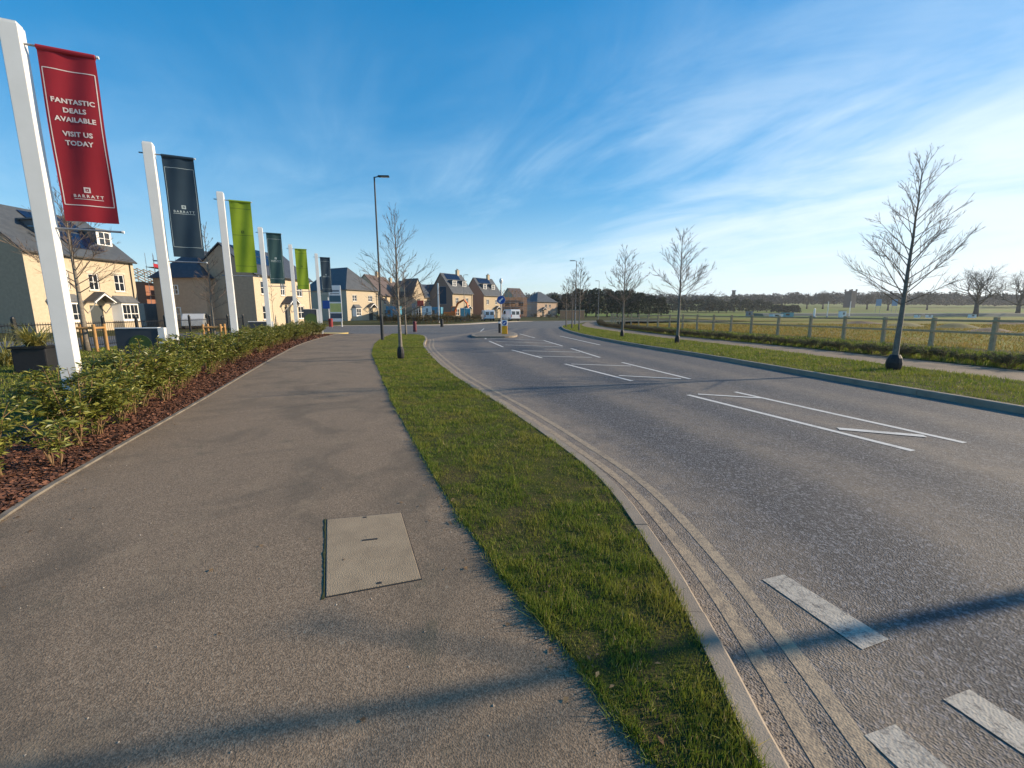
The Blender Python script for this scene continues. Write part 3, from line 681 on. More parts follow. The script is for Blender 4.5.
        border(M_letter2, .009); emblem(4.13, .085, M_letter2); letters('BARRATT', .075, 3.99, M_letter2, .0015, 1.45)
        g = line(FL + .1, 3.965, FR - .1, 3.965, .009, M_letter2); g.build('printed_line', M_letter2, fl)
    else:
        emblem(4.28, .09, M_letterg)
        for zc_ in (ZT - .22, 4.17, ZB + .22): line(FL + .02, zc_, FR - .02, zc_, .012, M_letterg).build('printed_line', M_letterg, fl)
for p, cloth, style, lab in (((11, 25), M_red, 'red', 'white pole with a red banner reading fantastic deals available visit us today'),
        ((148, 144), M_navy, 'navy', 'white pole with a dark slate banner, right after the red banner'),
        ((220, 193), M_green, 'green', 'white pole with the larger and nearer lime green banner'),
        ((260, 228), mat('teal banner cloth', (.022, .066, .072), .75, var=.06, vscale=6), 'navy', 'white pole with a dark teal banner between the two lime green banners'),
        ((290, 245), M_green, 'green', 'white pole with the smaller and farther lime green banner'),
        ((316, 254), M_navy, 'navy', 'white pole with a dark slate banner, farthest and smallest of the row')):
    flag(*G(*p, 5.5), cloth, lab, style)

# ------------------------------------------------------------------ hedge of young laurels along the bed
def laurel(seed, h, wd, nst, nleaf, leafs, bare=.22):
    r = random.Random(seed); st = MB(); tips = []
    for i in range(nst):
        a = r.uniform(0, 6.28); hh = h * r.uniform(.65, 1.0); sp = wd * r.uniform(.15, .5)
        p0 = Vector((r.uniform(-.05, .05), r.uniform(-.05, .05), -.02)); pts = [p0]
        for k in range(1, 6):
            f = k / 5; pts.append(Vector((p0.x + math.cos(a) * sp * f ** .8 + r.uniform(-.025, .025), p0.y + math.sin(a) * sp * f ** .8 + r.uniform(-.025, .025), hh * f)))
        st.tube(pts, [.009, .008, .007, .006, .004, .002], 5); tips.append(pts)
        for k in (2, 3, 4):
            a2 = a + r.uniform(-1.6, 1.6); q0 = pts[k]; q1 = q0 + Vector((math.cos(a2), math.sin(a2), .5)) * r.uniform(.1, .24) * wd / .5
            st.tube([q0, (q0 + q1) / 2 + Vector((0, 0, .02)), q1], [.005, .004, .002], 4); tips.append([q0, q0.lerp(q1, .5), q1])
    V = []
    for i in range(nleaf):
        pts = r.choice(tips); f = r.random() ** .6 * (len(pts) - 1); k = min(int(f), len(pts) - 2); p = pts[k].lerp(pts[k + 1], f - k)
        if p.z < h * bare and r.random() < .85: continue
        a = r.uniform(0, 6.28); el = r.uniform(-.35, .9); d = Vector((math.cos(a) * math.cos(el), math.sin(a) * math.cos(el), math.sin(el)))
        ln = leafs * r.uniform(.6, 1.25); s_ = d.cross(Vector((0, 0, 1))).normalized() * ln * r.uniform(.16, .24); s_ = Matrix.Rotation(r.uniform(-.9, .9), 3, d) @ s_
        up = s_.cross(d).normalized() * ln * .07; p = p + d * .015
        m_ = p + d * ln * .45; e = p + d * ln - up * 1.2
        V += [p, m_ + s_ + up, e, p, e, m_ - s_ + up]
        # two halves folded along the midrib
    return st, np.array([tuple(v) for v in V])
laurels = []
for s in range(7):
    st, V = laurel(100 + s, rnd.uniform(.86, 1.02), .62, 11, 2700, .064, .05)
    laurels.append((st.mesh('stems', M_stem), tri_mesh('foliage', V, 3, M_leaf)))
ragged = []
for s in range(3):
    st, V = laurel(140 + s, .75, .5, 6, 330, .09, .35)
    ragged.append((st.mesh('stems', M_stem), tri_mesh('foliage', V, 3, M_leaf)))
def shrub(kind, x, y, scale, label, group, rz, name='laurel_shrub', cat='shrub'):
    t = thing(name, label, cat, (x, y, 0), rz, group); t.scale = (scale * rnd.uniform(.92, 1.1), scale * rnd.uniform(.92, 1.1), scale)
    link('stems', kind[0], t); link('foliage', kind[1], t)
hedge_lab = 'bushy green laurel shrub in the hedge along the bark bed'
y = 5.2; i = 0
while y < 30:
    x = float(PLX(y)) - .47 - min(.50, (y - 5) * .10)
    shrub(laurels[i % 7], x + rnd.uniform(-.12, .12), y, rnd.uniform(.94, 1.14) * (1.0 if y < 20 else .92), hedge_lab, 'laurel shrubs of the footpath hedge', rnd.uniform(0, 6.28))
    if i % 2 == 0 and y > 5.7: shrub(laurels[(i + 3) % 7], x - .42 + rnd.uniform(-.08, .08), y + .25, rnd.uniform(.9, 1.1), hedge_lab, 'laurel shrubs of the footpath hedge', rnd.uniform(0, 6.28))
    y += .50 + y * .004; i += 1
shrub(ragged[0], -4.62, 4.1, .78, 'thin straggly laurel with bare curved stems at the near end of the hedge', 'laurel shrubs of the footpath hedge', .4)
shrub(laurels[4], -5.02, 4.72, .98, hedge_lab, 'laurel shrubs of the footpath hedge', 1.1)
shrub(laurels[2], -4.80, 3.74, .80, 'leafy laurel at the left frame edge, nearest the camera', 'laurel shrubs of the footpath hedge', 2.1)
shrub(ragged[1], -4.15, 2.35, .8, 'small thin laurel beside the bed just outside the left frame edge', 'laurel shrubs of the footpath hedge', 4.0)

# ------------------------------------------------------------------ bare young street trees
def bare_tree(seed, H, clear=.30, spread=.30, nprim=26, fine=1.0, lean=(0, 0), r0=.075, tw=1.0):
    r = random.Random(seed); tr = MB(); br = MB()
    ax = []; dx = dy = 0
    for k in range(13):
        f = k / 12; dx += r.uniform(-.012, .012) * H * .25; dy += r.uniform(-.012, .012) * H * .25
        ax.append(Vector((dx * f + lean[0] * f * H, dy * f + lean[1] * f * H, H * f)))
    rad = [r0 * (1 - .93 * (k / 12) ** .85) for k in range(13)]; rad[0] *= 1.25
    tr.tube([ax[0] - Vector((0, 0, .1))] + ax[1:], rad, 9)
    def at(f): f = f * 12; k = min(int(f), 11); return ax[k].lerp(ax[k + 1], f - k)
    def limb(p, d, ln, rd, depth, n=5):
        pts = [p]; dd = d.copy()
        for k in range(n):
            w_ = .045 if depth == 0 else .09; dd = (dd + Vector((r.uniform(-w_, w_), r.uniform(-w_, w_), r.uniform(-.02, .075)))).normalized(); pts.append(pts[-1] + dd * ln / n)
        br.tube(pts, [rd * (1 - .8 * k / n) for k in range(n + 1)], 5 if depth == 0 else 3, cap=False)
        if depth < 2:
            m_ = int((12 if depth == 0 else 4.0) * fine * (ln / (H * .3) if depth == 0 else 1) + .5)
            for i in range(max(1, m_)):
                f = r.uniform(.22, .98); g = f * n; k = min(int(g), n - 1); q = pts[k].lerp(pts[k + 1], g - k); t = (pts[k + 1] - pts[k]).normalized()
                side = t.cross(Vector((r.uniform(-1, 1), r.uniform(-1, 1), r.uniform(-1, 1)))).normalized(); an = r.uniform(.3, .65)
                d2 = (t * math.cos(an) + side * math.sin(an) + Vector((0, 0, .12))).normalized()
                limb(q, d2, ln * (r.uniform(.22, .42) if depth == 0 else r.uniform(.3, .5)) * (1.15 - f * .5), max(.0028 * tw, rd * .38), depth + 1, 3)
    nprim = int(nprim * 1.5)
    for i in range(nprim):
        f = clear + (1 - clear) * ((i + r.random() * .6) / nprim) ** 1.05; f = min(f, .97); a = i * 2.4 + r.uniform(-.5, .5)
        g = (f - clear) / (1 - clear); an = R(61 - 29 * g + r.uniform(-13, 13)); ln = H * spread * (1.25 - .92 * g) * r.uniform(.74, 1.08) * (.8 if g < .05 else 1)
        limb(at(f), Vector((math.cos(a) * math.sin(an), math.sin(a) * math.sin(an), math.cos(an))), ln, max(.0055 * (.6 + .4 * tw), r0 * .185 * (1 - .6 * g)), 0)
    return tr, br
def street_tree(pos, seed, H, label, guard=False, rz=0, group='bare young street trees', **kw):
    tr, br = bare_tree(seed, H * .95, tw=min(3.2, max(1, math.hypot(*pos) / 11)), **kw); t = thing('street_tree', label, 'tree', (*pos, 0), rz, group)
    tr.build('trunk', M_bark, t, smooth=True); br.build('branches', M_twig, t)
    if guard:
        g = MB(); gs = 1.0 if guard is True else guard; g.lathe([(.17 * gs, 0), (.21 * gs, .08), (.22 * gs, .20), (.19 * gs, .33), (.13 * gs, .42), (.085, .46 * (.5 + gs / 2))], 11); g.build('trunk_guard', M_guard, t)
    return t
def tree_h(pos, ytop):
    zc = pos[1] * math.cos(PITCH); z = CAM_H + (HOR - ytop) * zc / FPX * 1.0
    for _ in range(4):
        zc = pos[1] * math.cos(PITCH) - (z - CAM_H) * math.sin(PITCH); v = (384 - ytop) / FPX; z = CAM_H + (v * (pos[1] * math.cos(PITCH)) - pos[1] * math.sin(PITCH)) / (math.cos(PITCH) + v * math.sin(PITCH))
    return z
p1 = G(893, 370); street_tree(p1, 8, tree_h(p1, 152), 'tallest looking bare tree on the right verge, with a black rubber guard round its foot', .82, rz=.6, lean=(.012, 0), clear=.31, nprim=30, r0=.082, spread=.31)
p2 = G(677, 343.5); street_tree(p2, 12, tree_h(p2, 228), 'second bare tree along the right verge, between the guarded tree and the thinner one', .55, clear=.35, nprim=27, r0=.085, spread=.33)
p3 = G(622, 337); street_tree(p3, 23, tree_h(p3, 248), 'third bare tree along the right verge, slim and upright', .55, clear=.36, nprim=26, r0=.08, spread=.34)
p4 = G(579, 330.5); street_tree(p4, 34, tree_h(p4, 258), 'tallest of the clump of small bare trees at the bend of the right verge', clear=.33, nprim=22, spread=.28)
p5 = G(572, 328); street_tree(p5, 35, tree_h(p5, 268), 'slender bare tree in the middle of the bend clump', clear=.28, nprim=20, spread=.26)
p6 = G(566, 327); street_tree(p6, 36, tree_h(p6, 276), 'leftmost and shortest bare tree of the bend clump', clear=.28, nprim=20, spread=.28)
p7 = G(401, 359); street_tree(p7, 47, tree_h(p7, 208), 'bare tree on the left grass verge beside the tall lamp post', .55, clear=.30, nprim=28, r0=.075, spread=.32)
p8 = G(406, 335); street_tree(p8, 58, tree_h(p8, 262), 'smaller bare tree at the far tip of the left verge, behind the nearer verge tree', clear=.32, nprim=20, spread=.26)
street_tree((10.9, 4.05), 71, 6.2, 'bare tree on the right verge just out of frame, casting a shadow across the road', lean=(.0, .0), clear=.62, nprim=9, r0=.12, spread=.13)
pA = G(88, 352); street_tree(AT(88, 17.2), 81, 6.6, 'bare tree in front of the cream house, behind the red banner', clear=.36, nprim=24, r0=.11, spread=.32, group='young trees planted on the lawn')
street_tree(AT(216, 20.6), 92, tree_h((0, 20.6), 218), 'narrow twiggy tree in a round timber guard between the white poles', clear=.30, nprim=30, spread=.17, r0=.07, group='young trees planted on the lawn')
street_tree(AT(275, 34), 93, 4.6, 'thin staked sapling in front of the cream house by the slate banner', clear=.5, nprim=9, spread=.14, r0=.03, fine=.5, group='young trees planted on the lawn')
def tree_frame(pos, label, hh=.95, wd=.5):
    t = thing('tree_guard', label, 'tree guard', (*pos, 0), .35, 'round timber tree guards')
    for sx in (-1, 1):
        for sy in (-1, 1):
            m = MB(); m.lathe([(.055, -.05), (.055, hh), (.045, hh + .03)], 10, (sx * wd / 2, sy * wd / 2)); m.build('post', M_pine, t, smooth=False)
    for (x0, y0, x1, y1) in ((-1, -1, 1, -1), (1, -1, 1, 1), (1, 1, -1, 1), (-1, 1, -1, -1)):
        m = MB(); m.tube([(x0 * wd / 2, y0 * wd / 2, hh - .12), (x1 * wd / 2, y1 * wd / 2, hh - .12)], .045, 8); m.build('rail', M_pine, t)
tree_frame(AT(91, 16.9), 'nearer timber tree guard of round posts beside the first white pole', 1.05, .75)
tree_frame(AT(216, 20.6), 'farther timber tree guard of round posts round the narrow twiggy tree', .95, .7)

# ------------------------------------------------------------------ lamp posts
def lamp(pos, H, label, rz=0.0, grp='street lamp posts', m=None):
    m = m or M_lamp; t = thing('street_lamp', label, 'lamp post', (*pos, 0), rz, grp)
    a = MB(); a.lathe([(.085, -.05), (.085, 1.3), (.08, 1.36), (.055, 1.42), (.04, H)], 12); a.build('column', m, t, smooth=False)
    a = MB(); a.tube([(0, 0, H - .02), (.28, 0, H + .04)], .028, 8); a.build('bracket', m, t)
    a = MB(); a.box(.2, -.10, H + .0, .78, .10, H + .075); h = a.build('lamp_head', m, t, bevel=.02)
    a = MB(); a.box(.34, -.075, H - .008, .72, .075, H - .001); a.build('lens', M_lampw, h)
    a = MB(); a.box(-.05, -.092, .5, .05, -.083, 1.0); a.build('access_door', m, t)
def lampH(pos, yt): return tree_h(pos, yt)
q = G(382.5, 340); lamp(q, lampH(q, 177), 'tall dark lamp post on the left verge, largest in view', .05)
q = AT(575, 52); lamp(q, lampH(q, 261), 'grey lamp post rising behind the clump of bare trees at the bend', math.pi, m=M_lampgrey)
q = AT(598, 84); lamp(q, lampH(q, 281), 'farthest grey lamp post in front of the dark evergreens', math.pi, m=M_lampgrey)
q = AT(464.5, 76); lamp(q, lampH(q, 275), 'grey lamp post between the two houses with solar roofs', 0, m=M_lampgrey)

# ------------------------------------------------------------------ post and rail fence
t = thing('post_and_rail_fence', 'long weathered timber post and rail fence between the far footpath and the field', 'fence')
fp = []
for p in [(1012, 352.5), (990, 351), (925, 346.3), (872, 342), (830, 339), (795, 336.6), (767, 334.8), (744, 333.4), (726, 332)]: pass
fpl = resample(C['fence'], 400); d = np.r_[0, np.cumsum(np.hypot(*np.diff(fpl, axis=0).T))]
posts = [(np.interp(s_, d, fpl[:, 0]), np.interp(s_, d, fpl[:, 1])) for s_ in np.arange(1.0, d[-1], 2.35)]; posts = [p for p in posts if p[1] < 66]
for i, (x, y) in enumerate(posts):
    nxt = posts[min(i + 1, len(posts) - 1)]; prv = posts[max(0, i - 1)]; an = math.atan2(nxt[1] - prv[1], nxt[0] - prv[0])
    Mx = Matrix.Translation((x, y, 0)) @ Matrix.Rotation(an + rnd.uniform(-.05, .05), 4, 'Z') @ Matrix.Rotation(rnd.uniform(-.02, .02), 4, 'X')
    m = MB(); m.box(-.075, -.06, -.2, .075, .06, 1.33 + rnd.uniform(-.03, .03), Mx); m.build('post', M_wood, t, bevel=.008)
for lvl in (1.20, .70):
    for i in range(len(posts) - 1):
        if lvl == .70 and i > 40: pass
        (x0, y0), (x1, y1) = posts[i], posts[i + 1]; an = math.atan2(y1 - y0, x1 - x0); ln = math.hypot(x1 - x0, y1 - y0); s_ = .083
        m = MB(); Mx = Matrix.Translation((x0, y0, lvl + rnd.uniform(-.015, .015))) @ Matrix.Rotation(an, 4, 'Z')
        m.box(.0, s_ - .02, -.045, ln - .004, s_ + .02, .045, Mx); m.build('rail', M_wood, t, bevel=.005)
# low hedge bank at the foot of the fence
hl = 'low dark hedge plant along the far footpath below the timber fence'
haws = []
for s in range(5):
    st, V = laurel(300 + s, .46, .62, 16, 1300, .045, .0); haws.append((st.mesh('stems', M_stem), tri_mesh('foliage', V * np.array([1.0, 1.0, .9]), 3, M_shade)))
fpo = resample(offset(C['pRb'], .38), 600); d2 = np.r_[0, np.cumsum(np.hypot(*np.diff(fpo, axis=0).T))]
s_ = 13.0; i = 0
while s_ < d2[-1] - 1:
    x, y = np.interp(s_, d2, fpo[:, 0]), np.interp(s_, d2, fpo[:, 1])
    shrub(haws[i % 5], x + rnd.uniform(-.08, .12), y, rnd.uniform(.72, 1.0), hl, 'low hedge plants along the far footpath', rnd.uniform(0, 6.28), 'hedge_plant', 'hedge plant'); s_ += .46; i += 1

# ------------------------------------------------------------------ houses
M_sideb = mat('side wall brown', (.48, .335, .225), .9, col2=(.385, .265, .18), vscale=4)  # darker and browner than the cream fronts, for left side and wing walls
M_siderb = mat('dark red brown brick', (.33, .20, .14), .9, col2=(.26, .155, .11), vscale=4)
def wall_open(mb, W, H, ops, depth=.10, z0=0.0):
    """front wall in the plane y=0 (x 0..W, z z0..H) with openings (x0, z0, x1, z1) and their reveals"""
    xs = sorted({0, W, *[o[0] for o in ops], *[o[2] for o in ops]}); zs = sorted({z0, H, *[o[1] for o in ops], *[o[3] for o in ops]})
    for i in range(len(xs) - 1):
        for j in range(len(zs) - 1):
            cx, cz = (xs[i] + xs[i + 1]) / 2, (zs[j] + zs[j + 1]) / 2
            if any(o[0] < cx < o[2] and o[1] < cz < o[3] for o in ops): continue
            mb.poly([(xs[i], 0, zs[j]), (xs[i + 1], 0, zs[j]), (xs[i + 1], 0, zs[j + 1]), (xs[i], 0, zs[j + 1])])
    for a, b, c, d in ops:
        mb.poly([(a, 0, b), (a, 0, d), (a, depth, d), (a, depth, b)]); mb.poly([(c, 0, d), (c, 0, b), (c, depth, b), (c, depth, d)])
        mb.poly([(a, 0, d), (c, 0, d), (c, depth, d), (a, depth, d)]); mb.poly([(c, 0, b), (a, 0, b), (a, depth, b), (c, depth, b)])
def window(t, x0, z0, x1, z1, y=.06, nx=2, nz=2, M=None, sill=True, name='window'):
    M = M or Matrix.Identity(4); f = MB(); w_ = .07
    f.box(x0, y, z0, x0 + w_, y + .06, z1, M); f.box(x1 - w_, y, z0, x1, y + .06, z1, M)
    f.box(x0 + w_, y, z0, x1 - w_, y + .06, z0 + w_, M); f.box(x0 + w_, y, z1 - w_, x1 - w_, y + .06, z1, M)
    for k in range(1, nx): xx = x0 + (x1 - x0) * k / nx; f.box(xx - .03, y + .003, z0 + w_, xx + .03, y + .05, z1 - w_, M)
    for k in range(1, nz): zz2 = z0 + (z1 - z0) * k / nz; f.box(x0 + w_, y + .006, zz2 - .022, x1 - w_, y + .045, zz2 + .022, M)
    o = f.build(name, M_upvc, t)
    p = MB(); p.box(x0 + .02, y + .03, z0 + .02, x1 - .02, y + .038, z1 - .02, M); p.build('pane', M_glass, o)
    if sill: s_ = MB(); s_.box(x0 - .08, -.07, z0 - .11, x1 + .08, .05, z0 - .002, M); s_.build('sill', M_stone, o)
    return o
def house(name_label, A, B, D, eaves, ridge, wall=None, roofm=None, roof='gable', wins=(), doors=(), bays=(), dormers=(), solar=None, chim=(), porch=None, z=0.0, side_wins=(), group='new houses beyond the road', cat='house', lintel=True, trim=True, sidem=None):
    wall = wall or M_cream; roofm = roofm or M_slate
    ang = math.atan2(B[1] - A[1], B[0] - A[0]); W = math.hypot(B[0] - A[0], B[1] - A[1])
    t = thing('house', name_label, cat, (A[0], A[1], z), ang, group)
    m = MB(); ops = [tuple(o) for o in wins] + [(x, 0, x + 1.0, 2.1) for x in doors]
    wall_open(m, W, eaves, ops); 
    def side(x, flip):
        pts = [(x, 0, 0), (x, D, 0), (x, D, eaves)] + ([(x, D / 2, ridge - .12)] if roof == 'gable' else []) + [(x, 0, eaves)]
        m.poly(pts if flip else pts[::-1])
    m_main = m
    if sidem: m = MB()
    side(0, False)
    if sidem: m.build('gable_wall', sidem, t); m = m_main
    side(W, True); m.poly([(W, D, 0), (0, D, 0), (0, D, eaves), (W, D, eaves)])
    m.poly([(0, 0, -.3), (W, 0, -.3), (W, 0, 0), (0, 0, 0)]); m.poly([(0, D, -.3), (0, 0, -.3), (0, 0, 0), (0, D, 0)])
    wo = m.build('wall', wall, t)
    oh = .28; sl = (ridge - eaves) / (D / 2); r = MB()
    if roof == 'gable':
        g = .14
        for s_ in (0, 1):
            y0, y1 = (-oh, D / 2) if s_ == 0 else (D + oh, D / 2); zl = eaves - oh * sl
            r.prism([(-g, y0, zl), (W + g, y0, zl), (W + g, y1, ridge), (-g, y1, ridge)] if s_ == 0 else [(W + g, y0, zl), (-g, y0, zl), (-g, y1, ridge), (W + g, y1, ridge)], (0, 0, .13))
    elif roof == 'hip':
        zl = eaves - oh * sl * 0; h = D / 2 if W > D else W / 2; inset = min(D, W) / 2
        if W >= D: R0, R1 = (inset, D / 2, ridge), (W - inset, D / 2, ridge)
        else: R0, R1 = (W / 2, inset, ridge), (W / 2, D - inset, ridge)
        a, b, c, d = (-oh, -oh, zl), (W + oh, -oh, zl), (W + oh, D + oh, zl), (-oh, D + oh, zl)
        if W >= D: r.poly([a, b, R1, R0]); r.poly([b, c, R1]); r.poly([c, d, R0, R1]); r.poly([d, a, R0])
        else: r.poly([a, b, R0]); r.poly([b, c, R1, R0]); r.poly([c, d, R1]); r.poly([d, a, R0, R1])
        r.poly([d, c, b, a]); 
    ro = r.build('roof', roofm, t)
    if trim:
        g_ = MB(); g_.box(-.1, -oh - .10, eaves - oh * (sl if roof == 'gable' else 0) - .02, W + .1, -oh - .005, eaves - oh * (sl if roof == 'gable' else 0) + .09); g_.build('gutter', M_black, t)
        g_ = MB(); g_.tube([(W - .35, -.06, .1), (W - .35, -.06, eaves - .25)], .035, 6); g_.build('downpipe', M_black, t)
    for (x0, z0, x1, z1) in wins:
        window(t, x0, z0, x1, z1)
        if lintel: l_ = MB(); l_.box(x0 - .12, -.025, z1 + .003, x1 + .12, .04, z1 + .2); l_.build('lintel', M_stone, t)
    for x in doors:
        d_ = MB(); d_.box(x, .06, .05, x + 1, .1, 2.1); do = d_.build('door', M_doorg, t)
        d_ = MB(); d_.box(x + .85, .035, 1.0, x + .89, .058, 1.15); d_.build('handle', M_galv, do)
    for (x, w_, zt) in bays:
        b = MB(); b.prism([(x, 0, 0), (x + .35, -.65, 0), (x + w_ - .35, -.65, 0), (x + w_, 0, 0)], (0, 0, .75)); bo = b.build('bay_base', wall, t)
        b = MB(); b.prism([(x + .02, .0, .752), (x + .37, -.63, .752), (x + w_ - .37, -.63, .752), (x + w_ - .02, 0, .752)], (0, 0, zt - .75)); bf = b.build('bay_window', M_upvc, t)
        n_ = 3; pw = (w_ - .74 - .24) / 2
        p = MB()
        for k in range(2):
            for zz2, zh in ((.95, .42), (1.43, zt - 1.43 - .18)):
                xx = x + .37 + .08 + k * (pw + .08); hw = pw / 2 - .02
                for q_ in range(2): p.box(xx + q_ * (hw + .04), -.642, zz2, xx + q_ * (hw + .04) + hw, -.633, zz2 + zh)
        p.build('pane', M_glass, bf)
        rr = MB(); e = (x - .15, .0, zt), (x + .28, -.82, zt), (x + w_ - .28, -.82, zt), (x + w_ + .15, 0, zt); tp = (x + .25, 0, zt + .62), (x + w_ - .25, 0, zt + .62)
        rr.poly([e[1], e[2], tp[1], tp[0]]); rr.poly([e[0], e[1], tp[0]]); rr.poly([e[2], e[3], tp[1]]); rr.poly([e[3], e[2], e[1], e[0]]); rr.build('bay_roof', M_lead, t)
    if porch:
        x, w_, zt = porch; p = MB()
        p.prism([(x - .15, -1.0, zt), (x + w_ / 2, -1.0, zt + .75), (x + w_ / 2, -1.0, zt + .85), (x - .25, -1.0, zt + .06)][::-1], (0, .998, 0)); p.prism([(x + w_ + .15, -1.0, zt), (x + w_ + .25, -1.0, zt + .06), (x + w_ / 2 + .001, -1.0, zt + .85), (x + w_ / 2 + .001, -1.0, zt + .75)][::-1], (0, .998, 0))
        po = p.build('porch_roof', roofm, t)
        p = MB(); p.prism([(x - .2, -1.03, zt - .02), (x + w_ / 2, -1.03, zt + .74), (x + w_ + .2, -1.03, zt - .02), (x + w_ + .08, -1.03, zt - .02), (x + w_ / 2, -1.03, zt + .60), (x - .08, -1.03, zt - .02)][::-1], (0, .028, 0)); p.build('bargeboard', M_upvc, po)
        for xx in (x, x + w_): p = MB(); p.tube([(xx, -.02, zt - .9), (xx, -.9, zt - .05)], .05, 4); p.tube([(xx, -.05, zt - .06), (xx, -.95, zt - .06)], .05, 4); p.build('porch_bracket', M_upvc if wall is not M_brown else M_wood, po)
    for x in dormers:
        y0 = D * .16; zb = eaves + y0 * sl; w_ = 1.25; zt = zb + 1.35; yb = (zt - eaves) / sl
        d_ = MB(); d_.prism([(x, y0, zb - .1), (x, y0, zt), (x, yb, zt)], (w_, 0, 0)); dd = d_.build('dormer', M_lead, t)
        window(dd, x + .12, zb + .1, x + w_ - .12, zt - .08, y=y0 - .055, M=None, sill=False)
        d_ = MB(); d_.box(x, y0 - .03, zb, x + .118, y0 - .002, zt); d_.box(x + w_ - .118, y0 - .03, zb, x + w_, y0 - .002, zt); d_.box(x + .118, y0 - .03, zb, x + w_ - .118, y0 - .002, zb + .1); d_.build('dormer_front', M_upvc, dd)
        d_ = MB(); d_.box(x - .15, y0 - .2, zt + .002, x + w_ + .15, yb + .25, zt + .12); d_.build('dormer_roof', M_lead, dd)
    for sp in (solar or ()):
        x0, x1, f0, f1, ncol = sp
        for k in range(ncol):
            xa, xb = x0 + (x1 - x0) * k / ncol + .03, x0 + (x1 - x0) * (k + 1) / ncol - .03
            ya, yb = D / 2 * f0, D / 2 * f1; p = MB()
            p.prism([(xa, ya, eaves + ya * sl + .17), (xb, ya, eaves + ya * sl + .17), (xb, yb, eaves + yb * sl + .17), (xa, yb, eaves + yb * sl + .17)], (0, 0, .05)); p.build('solar_panel', M_solar, t)
    for cx in chim:
        c = MB(); c.box(cx, D / 2 - .3, ridge - .6, cx + .75, D / 2 + .3, ridge + .95); c.box(cx - .06, D / 2 - .36, ridge + .952, cx + .81, D / 2 + .36, ridge + 1.08); co = c.build('chimney', wall, t)
        for k in (0, 1): p = MB(); p.lathe([(.10, ridge + 1.081), (.085, ridge + 1.4)], 8, (cx + .2 + k * .36, D / 2)); p.build('chimney_pot', M_tile, co)
    for (y0, z0, y1, z1) in side_wins:
        M_ = Matrix.Rotation(R(-90), 4, 'Z'); window(t, -y1, z0, -y0, z1, y=-.03, M=M_, sill=False)
    return t, W
def gable_wing(t, x0, w_, proj, D, eaves, ridge, wall, roofm, wins=(), name='front_gable'):
    """a gable facing the front: its front wall stands proj before the main front"""
    m = MB(); n0 = len(m.v); wall_open(m, w_, eaves, list(wins)); m.poly([(0, 0, eaves), (w_, 0, eaves), (w_ / 2, 0, ridge - .1)])
    m.poly([(0, D, 0), (0, 0, 0), (0, 0, eaves), (0, D, eaves)]); m.poly([(w_, 0, 0), (w_, D, 0), (w_, D, eaves), (w_, 0, eaves)])
    m.v = [(x + x0, y - proj, z) for x, y, z in m.v]; g = m.build(name, wall, t)
    sl = (ridge - eaves) / (w_ / 2); oh = .2; r = MB()
    r.prism([(x0 - oh, -proj - .15, eaves - oh * sl), (x0 + w_ / 2, -proj - .15, ridge), (x0 + w_ / 2, D - proj, ridge), (x0 - oh, D - proj, eaves - oh * sl)], (0, 0, .14))
    r.prism([(x0 + w_ / 2 + .001, -proj - .15, ridge), (x0 + w_ + oh, -proj - .15, eaves - oh * sl), (x0 + w_ + oh, D - proj, eaves - oh * sl), (x0 + w_ / 2 + .001, D - proj, ridge)], (0, 0, .14))
    r.build('gable_roof', roofm, t)
    for (a, b, c, d) in wins: window(t, a + x0, b, c + x0, d, M=Matrix.Translation((0, -proj, 0)), sill=False)

A, B = AT(37, 32), AT(142, 40)
W1 = math.hypot(B[0] - A[0], B[1] - A[1])
t1, _ = house('large cream brick house with bay windows, dormers and solar panels behind the red banner', A, B, 9.2, 6.1, 9.7, M_cream, M_slate,
    wins=[(1.9, 3.35, 2.75, 4.75), (4.15, 3.35, 4.95, 4.7), (6.2, 3.35, 7.1, 4.8)], doors=[3.9], bays=[(1.0, 2.2, 2.35), (5.6, 2.2, 2.35)], porch=(3.7, 1.4, 2.35), dormers=(2.3, 6.5), sidem=M_sideb, solar=[(3.75, 6.3, .12, .5, 4), (3.0, 6.6, .56, .9, 5)], chim=())
A, B = AT(258, 42), AT(313, 52)
t2, W2 = house('cream house with its long shaded side wall behind the lime green banner', A, B, 6.2, 5.3, 8.0, M_cream, M_slate2,
    wins=[(1.0, 3.3, 2.0, 4.6), (4.2, 3.3, 5.0, 4.6), (7.2, 3.3, 8.3, 4.6), (1.0, .8, 2.1, 2.2), (7.2, .8, 8.4, 2.2)], doors=[4.6], porch=(4.3, 1.6, 2.4), sidem=M_sideb, solar=[(1.2, 6.0, .3, .62, 6), (1.2, 6.0, .65, .95, 6)])
# its rear wing with a hipped roof
m = MB(); wx0, wx1, wy0, wy1, we, wr = -1.0, 5.0, 4.2, 9.4, 4.75, 7.7
m.box(wx0, wy0, -.3, wx1, wy1, we); m.build('wing_wall', M_sideb, t2)
r = MB(); a, b, c, d = [(wx0 - .3, wy0 - .3, we + .004), (wx1 + .3, wy0 - .3, we + .004), (wx1 + .3, wy1 + .3, we + .004), (wx0 - .3, wy1 + .3, we + .004)]; e, f = (wx0 + 2.3, (wy0 + wy1) / 2, wr), (wx1 + .3, (wy0 + wy1) / 2, wr)
r.poly([a, b, f, e]); r.poly([c, d, e, f]); r.poly([d, a, e]); r.poly([d, c, b, a]); r.build('wing_roof', M_slate2, t2)
for (y0, z0, y1, z1) in ((6.9, 3.2, 7.6, 4.1), (6.9, .7, 7.8, 2.0)): window(t2, -y1, z0, -y0, z1, y=wx0 - .05, M=Matrix.Rotation(R(-90), 4, 'Z'), sill=False)

